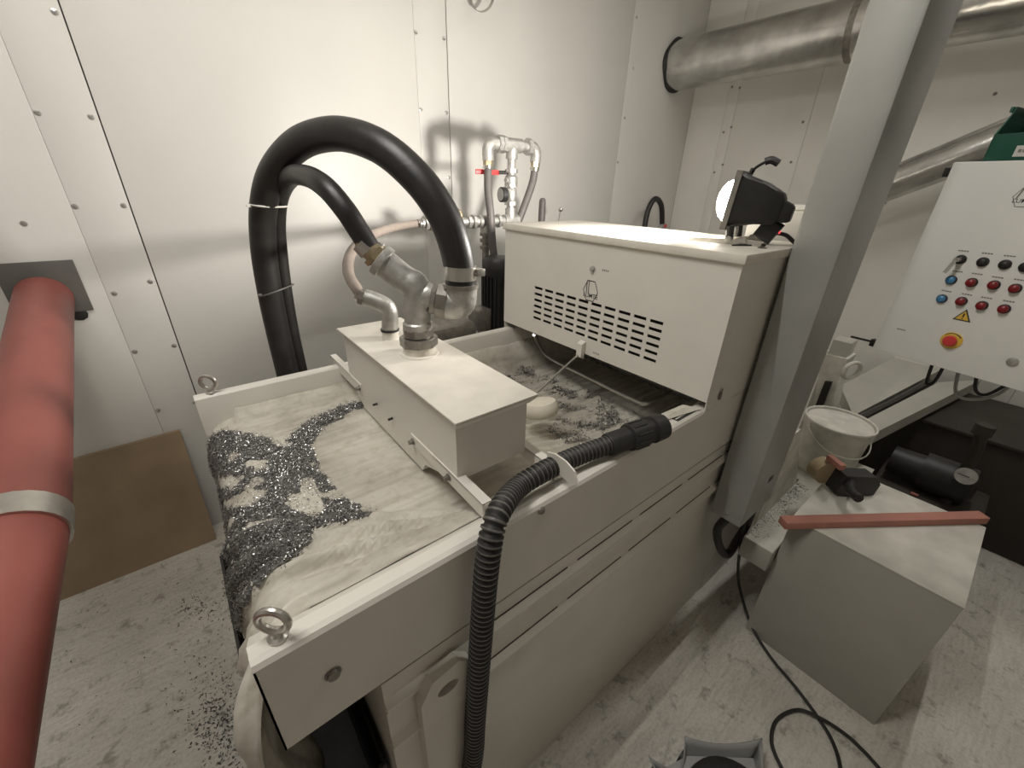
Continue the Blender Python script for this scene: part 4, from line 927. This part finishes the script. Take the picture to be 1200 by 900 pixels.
# ================================================================== DUCTS
dc = V((3.51, 0, 2.645)); dR = .163
d1 = thing('ventilation_duct', (dc.x, 2.3, dc.z - dR), 'large galvanised round duct running from the back wall along the right wall', 'duct')
ring_y = PX(998, 35, 3.40).y
for ya, yb2 in ((YW - .002, ring_y), (ring_y, ring_y - 1.2), (ring_y - 1.2, -2.15)):
    obj('duct_section', B().tube([(dc.x, ya - .001, dc.z), (dc.x, (ya + yb2) / 2, dc.z), (dc.x, yb2 + .001, dc.z)], dR, 36, caps=False), 'duct', d1)
for yy_ in (ring_y, ring_y - 1.2): obj('seam_band', band(B(), (dc.x, yy_, dc.z), (0, 1, 0), dR, .035, .003), 'dzinc', d1)
pts = []
for i in range(40):
    a = 2 * math.pi * i / 40; pts.append(V((dc.x + math.cos(a) * (dR + .004), YW - .012 + .004 * math.sin(5 * a), dc.z + math.sin(a) * (dR + .004))))
obj('wall_seal', B().tube(pts, [.012 + .004 * math.sin(7 * i) for i in range(40)], 8, closed=True), 'black', d1)
e0, e1_ = PX(1046, 214, 3.55), PX(1138, 178, 3.55); dd = (e1_ - e0).normalized()
d2 = thing('inclined_duct', e0 - dd * .25 - V((0, 0, .1)), 'thinner galvanised duct rising along the right wall behind the control cabinet', 'duct')
obj('duct_section', B().tube([e0 - dd * .20, e0 + dd * .5, e0 + dd * 0.95], .098, 28), 'duct', d2)
obj('seam_band', band(B(), e0 - dd * .16, dd, .098, .03, .003), 'dzinc', d2)
obj('wall_bracket', B().box(3.56, XW - .001, e0.y + .05, e0.y + .08, e0.z - .12, e0.z - .09, .002), 'dzinc', d2)

# ================================================================== RED PIPE AND WALL PLATE
RP = .079
w0_ = PY(53, 347, YW); w1_ = CAM + ray(19, 622) * ((w0_ - CAM).dot(FWD) * .53)
d_ = (w1_ - w0_).normalized()
w2 = w1_ + (d_ + V((-.10, 0, -.06))).normalized() * 1.5
wp = thing('wall_plate', (PY(48, 335, YW).x, YW, 1.25), 'square dark grey cover plate on the wall around the red pipe', 'plate')
xr_, xl_, zt_, zb_ = PY(85, 304, YW).x, PY(0, 325, YW).x, PY(85, 304, YW).z, PY(107, 363, YW).z
obj('plate_sheet', B().box(xl_ - .008, xr_, YW - .012, YW - .001, zb_, zt_, .002), 'plate', wp)
fm = PY(95, 371, YW)
obj('foam_lump', B().lathe((fm.x, YW - .012, fm.z + .012), (0, 1, 0), [(0, .012), (.003, .026), (.010, .024)], 9), 'black', wp)
rpipe = thing('drain_pipe', w0_, 'thick red-brown plastic pipe sloping out of the wall plate', 'pipe')
obj('pipe_section', B().tube([w0_ - d_ * .0 + V((0, -.014, 0)), w0_.lerp(w1_, .5), w1_], RP, 40), 'redpipe', rpipe)
obj('pipe_section', B().tube([w1_, w1_ + (w2 - w1_) * .3, w2], RP * .985, 40), 'redpipe', rpipe)
obj('steel_band', band(B(), w1_, d_ + V((-.04, 0, -.02)), RP, .058, .004), 'steel', rpipe)
obj('pipe_elbow', B().tube(smooth_path([w2 - (w2 - w1_).normalized() * .02, w2 + (w2 - w1_).normalized() * .08, w2 + V((-.03, -.20, -.20)), V((w2.x - .03, w2.y - .22, .0))], 6), RP, 28), 'redpipe', rpipe)

# leaning board, pipe clamp high on the wall
bxr, bxl = -.192, -1.0
tag(obj('leaning_board', B().prism([(bxl, 2.222, 0), (bxr - .01, 2.222, 0), (bxr, 2.336, .625), (bxl, 2.336, .605)], (0, .012, .003)), 'board', smooth=False), 'brown fibreboard sheet leaning against the wall below the red pipe', 'board')
pcn = PY(560, -3, YW - .05)
pk = thing('pipe_clamp', (pcn.x, YW, pcn.z), 'empty galvanised pipe clamp fixed high on the back wall', 'clamp')
cpts = ring((pcn.x, YW - .075, pcn.z), (.55, .75, .35), .062, .01, 32)
cu_, cw_, cn_ = frame((.80, .50, .10)); cb4 = B(); cc = V((pcn.x, YW - .085, pcn.z)); rr4 = []
for i in range(33):
    a = 2 * math.pi * i / 32; e = cu_ * math.cos(a) + cw_ * math.sin(a); rr4.append([cc + e * .062 - cn_ * .012, cc + e * .062 + cn_ * .012, cc + e * .065 + cn_ * .012, cc + e * .065 - cn_ * .012, cc + e * .062 - cn_ * .012])
obj('clamp_band', cb4.sheet(rr4), 'steel', pk)
obj('clamp_stud', B().tube([(pcn.x, YW, pcn.z + .03), (pcn.x, YW - .03, pcn.z + .03)], .006, 8), 'steel', pk)

# ================================================================== SWARF BIN UNDER THE DISCHARGE END
bi = thing('swarf_bin', (-.02, .95, 0), 'black open bin under the hanging end of the filter fleece', 'bin')
gx0, gx1, gy0, gy1, gz1 = -.135, .085, .50, 1.37, .60
for a in ((gx0, gx0 + .008, gy0, gy1), (gx1 - .008, gx1, gy0, gy1), (gx0 + .008, gx1 - .008, gy0, gy0 + .008), (gx0 + .008, gx1 - .008, gy1 - .008, gy1)):
    obj('bin_wall', B().box(*a, 0.008, gz1, .001), 'black', bi)
obj('bin_base', B().box(gx0, gx1, gy0, gy1, 0, .008), 'black', bi)

# ================================================================== CORRUGATED VACUUM HOSE AND VACUUM
RH = .0205
hpx = [PZ(716, 520, ZR + .030), PZ(690, 529, ZR + .028), PZ(660, 541, ZR + .030), PZ(630, 556, ZR + .036), PZ(606, 572, ZR + .034)]
hpx += [PY(588, 594, Y0 - .008), PY(577, 622, Y0 - .030), PY(570, 670, Y0 - .040), PY(565, 730, Y0 - .045), PY(560, 800, Y0 - .050), PY(556, 870, Y0 - .055)]
e_ = hpx[-1]; hpx += [V((e_.x - .01, e_.y - .01, .35)), V((e_.x + .10, e_.y - .10, .08)), V((.62, .10, .10)), V((.76, .03, .14))]
path = resample(smooth_path(hpx, 14), .0030)
rad = [RH + (.0024 if (i % 4) in (0, 1) else -.0024) for i in range(len(path))]
vh = tag(obj('vacuum_hose', B().tube(path, rad, 16), 'corr', ang=80), 'black corrugated vacuum hose draped over the near rail', 'hose')
vh.data.materials.append(M['corr2'])
vh.data.polygons.foreach_set('material_index', [1 if (i // 16) % 4 == 0 else 0 for i in range(len(vh.data.polygons))]); vh.data.update()
n0 = hpx[0]; nd = (PZ(768, 502, ZR + .036) - n0).normalized()
nz_ = obj('nozzle_cuff', B().lathe(n0 - nd * .012, nd, [(0, .026), (.004, .028), (.062, .028), (.066, .025)], 24), 'black', vh)
obj('nozzle', B().lathe(n0 + nd * .050, nd, [(0, .028), (.004, .034), (.055, .034), (.060, .029), (.075, .029), (.078, .035), (.115, .033), (.117, .028), (.060, .026)], 24), 'black', nz_)
for k in range(10):
    u_, w2_, _ = frame(nd); a = 2 * math.pi * k / 10; e = u_ * math.cos(a) + w2_ * math.sin(a)
    obj('grip_rib', B().tube([n0 + nd * .060 + e * .034, n0 + nd * .100 + e * .034], .0022, 6), 'black', nz_)
va = thing('vacuum_cleaner', (.86, -.02, 0), 'black round vacuum with grey cornered base on the floor at the near edge', 'vacuum cleaner')
v1, v2, v3 = PZ(802, 862, .12), PZ(893, 865, .12), PZ(760, 886, .10)
vc = V((.86, -.03, 0))
obj('vacuum_drum', B().lathe(vc, (0, 0, 1), [(.06, .12), (.07, .14), (.11, .145), (.135, .14), (.15, .11), (.155, .03)], 36), 'black', va)
def horn(name, pA, pB, sg=.2):
    """upstanding rim sheet with two pointed corners and a sagging edge between them"""
    b = B(); rows_ = []
    for k in range(4):
        f = k / 3; row = []
        for i in range(13):
            t = i / 12; p = pA.lerp(pB, t); sag = 1 - (2 * t - 1) ** 2
            base = p.lerp(vc, .16 + sg * .5 * sag); top = p.lerp(vc, sg * sag)
            row.append(V((base.x, base.y, .035)).lerp(V((top.x, top.y, p.z - (.02 + .12 * sg) * sag)), f))
        rows_.append(row)
    return obj(name, b.sheet(rows_), 'greytray', va)
cs = [v1, v2, V((vc.x * 2 - v1.x + .1, vc.y * 2 - v1.y - .02, .12)), V((vc.x * 2 - v2.x, vc.y * 2 - v2.y, .12)), v3]
for a, b2 in ((0, 1), (1, 2), (2, 3), (3, 4), (4, 0)):
    hn = horn('base_rim', cs[a], cs[b2], .04 if a == 0 else .24); s_ = hn.modifiers.new('t', 'SOLIDIFY'); s_.thickness = .004
for c_ in cs: obj('caster', B().lathe(V((c_.x, c_.y, .028)).lerp(V((vc.x, vc.y, .028)), .12) - V((.0, .012, 0)), (0, 1, 0), [(0, .015), (.0, .028), (.024, .028), (.024, .015)], 16), 'black', va)
obj('base_plate', B().prism([V((*c_.lerp(vc, .15).xy, .03)) for c_ in (cs[0], cs[1], cs[2], cs[3], cs[4])], (0, 0, .03)), 'greytray', va, smooth=False)

# ------------------------------------------------------------------ swarf on the floor
fb_ = B()
for (u0, v0, su, sv, n_) in ((262, 850, 22, 30, 700), (235, 712, 20, 8, 160), (235, 770, 25, 50, 120), (150, 800, 60, 60, 60), (215, 690, 20, 20, 40)):
    for i in range(n_):
        p = PZ(random.gauss(u0, su), random.gauss(v0, sv), .0005)
        if p.y < 2.2 and p.x < .08 and not (gx0 - .01 < p.x < gx1 and gy0 < p.y < gy1): flake(fb_, p, V((0, 0, 1)), random.uniform(.002, .006), 0)
tag(obj('floor_swarf', fb_, 'chipd', smooth=False, recalc=False), 'dark swarf crumbs on the concrete beside the black bin', 'swarf', kind='stuff')
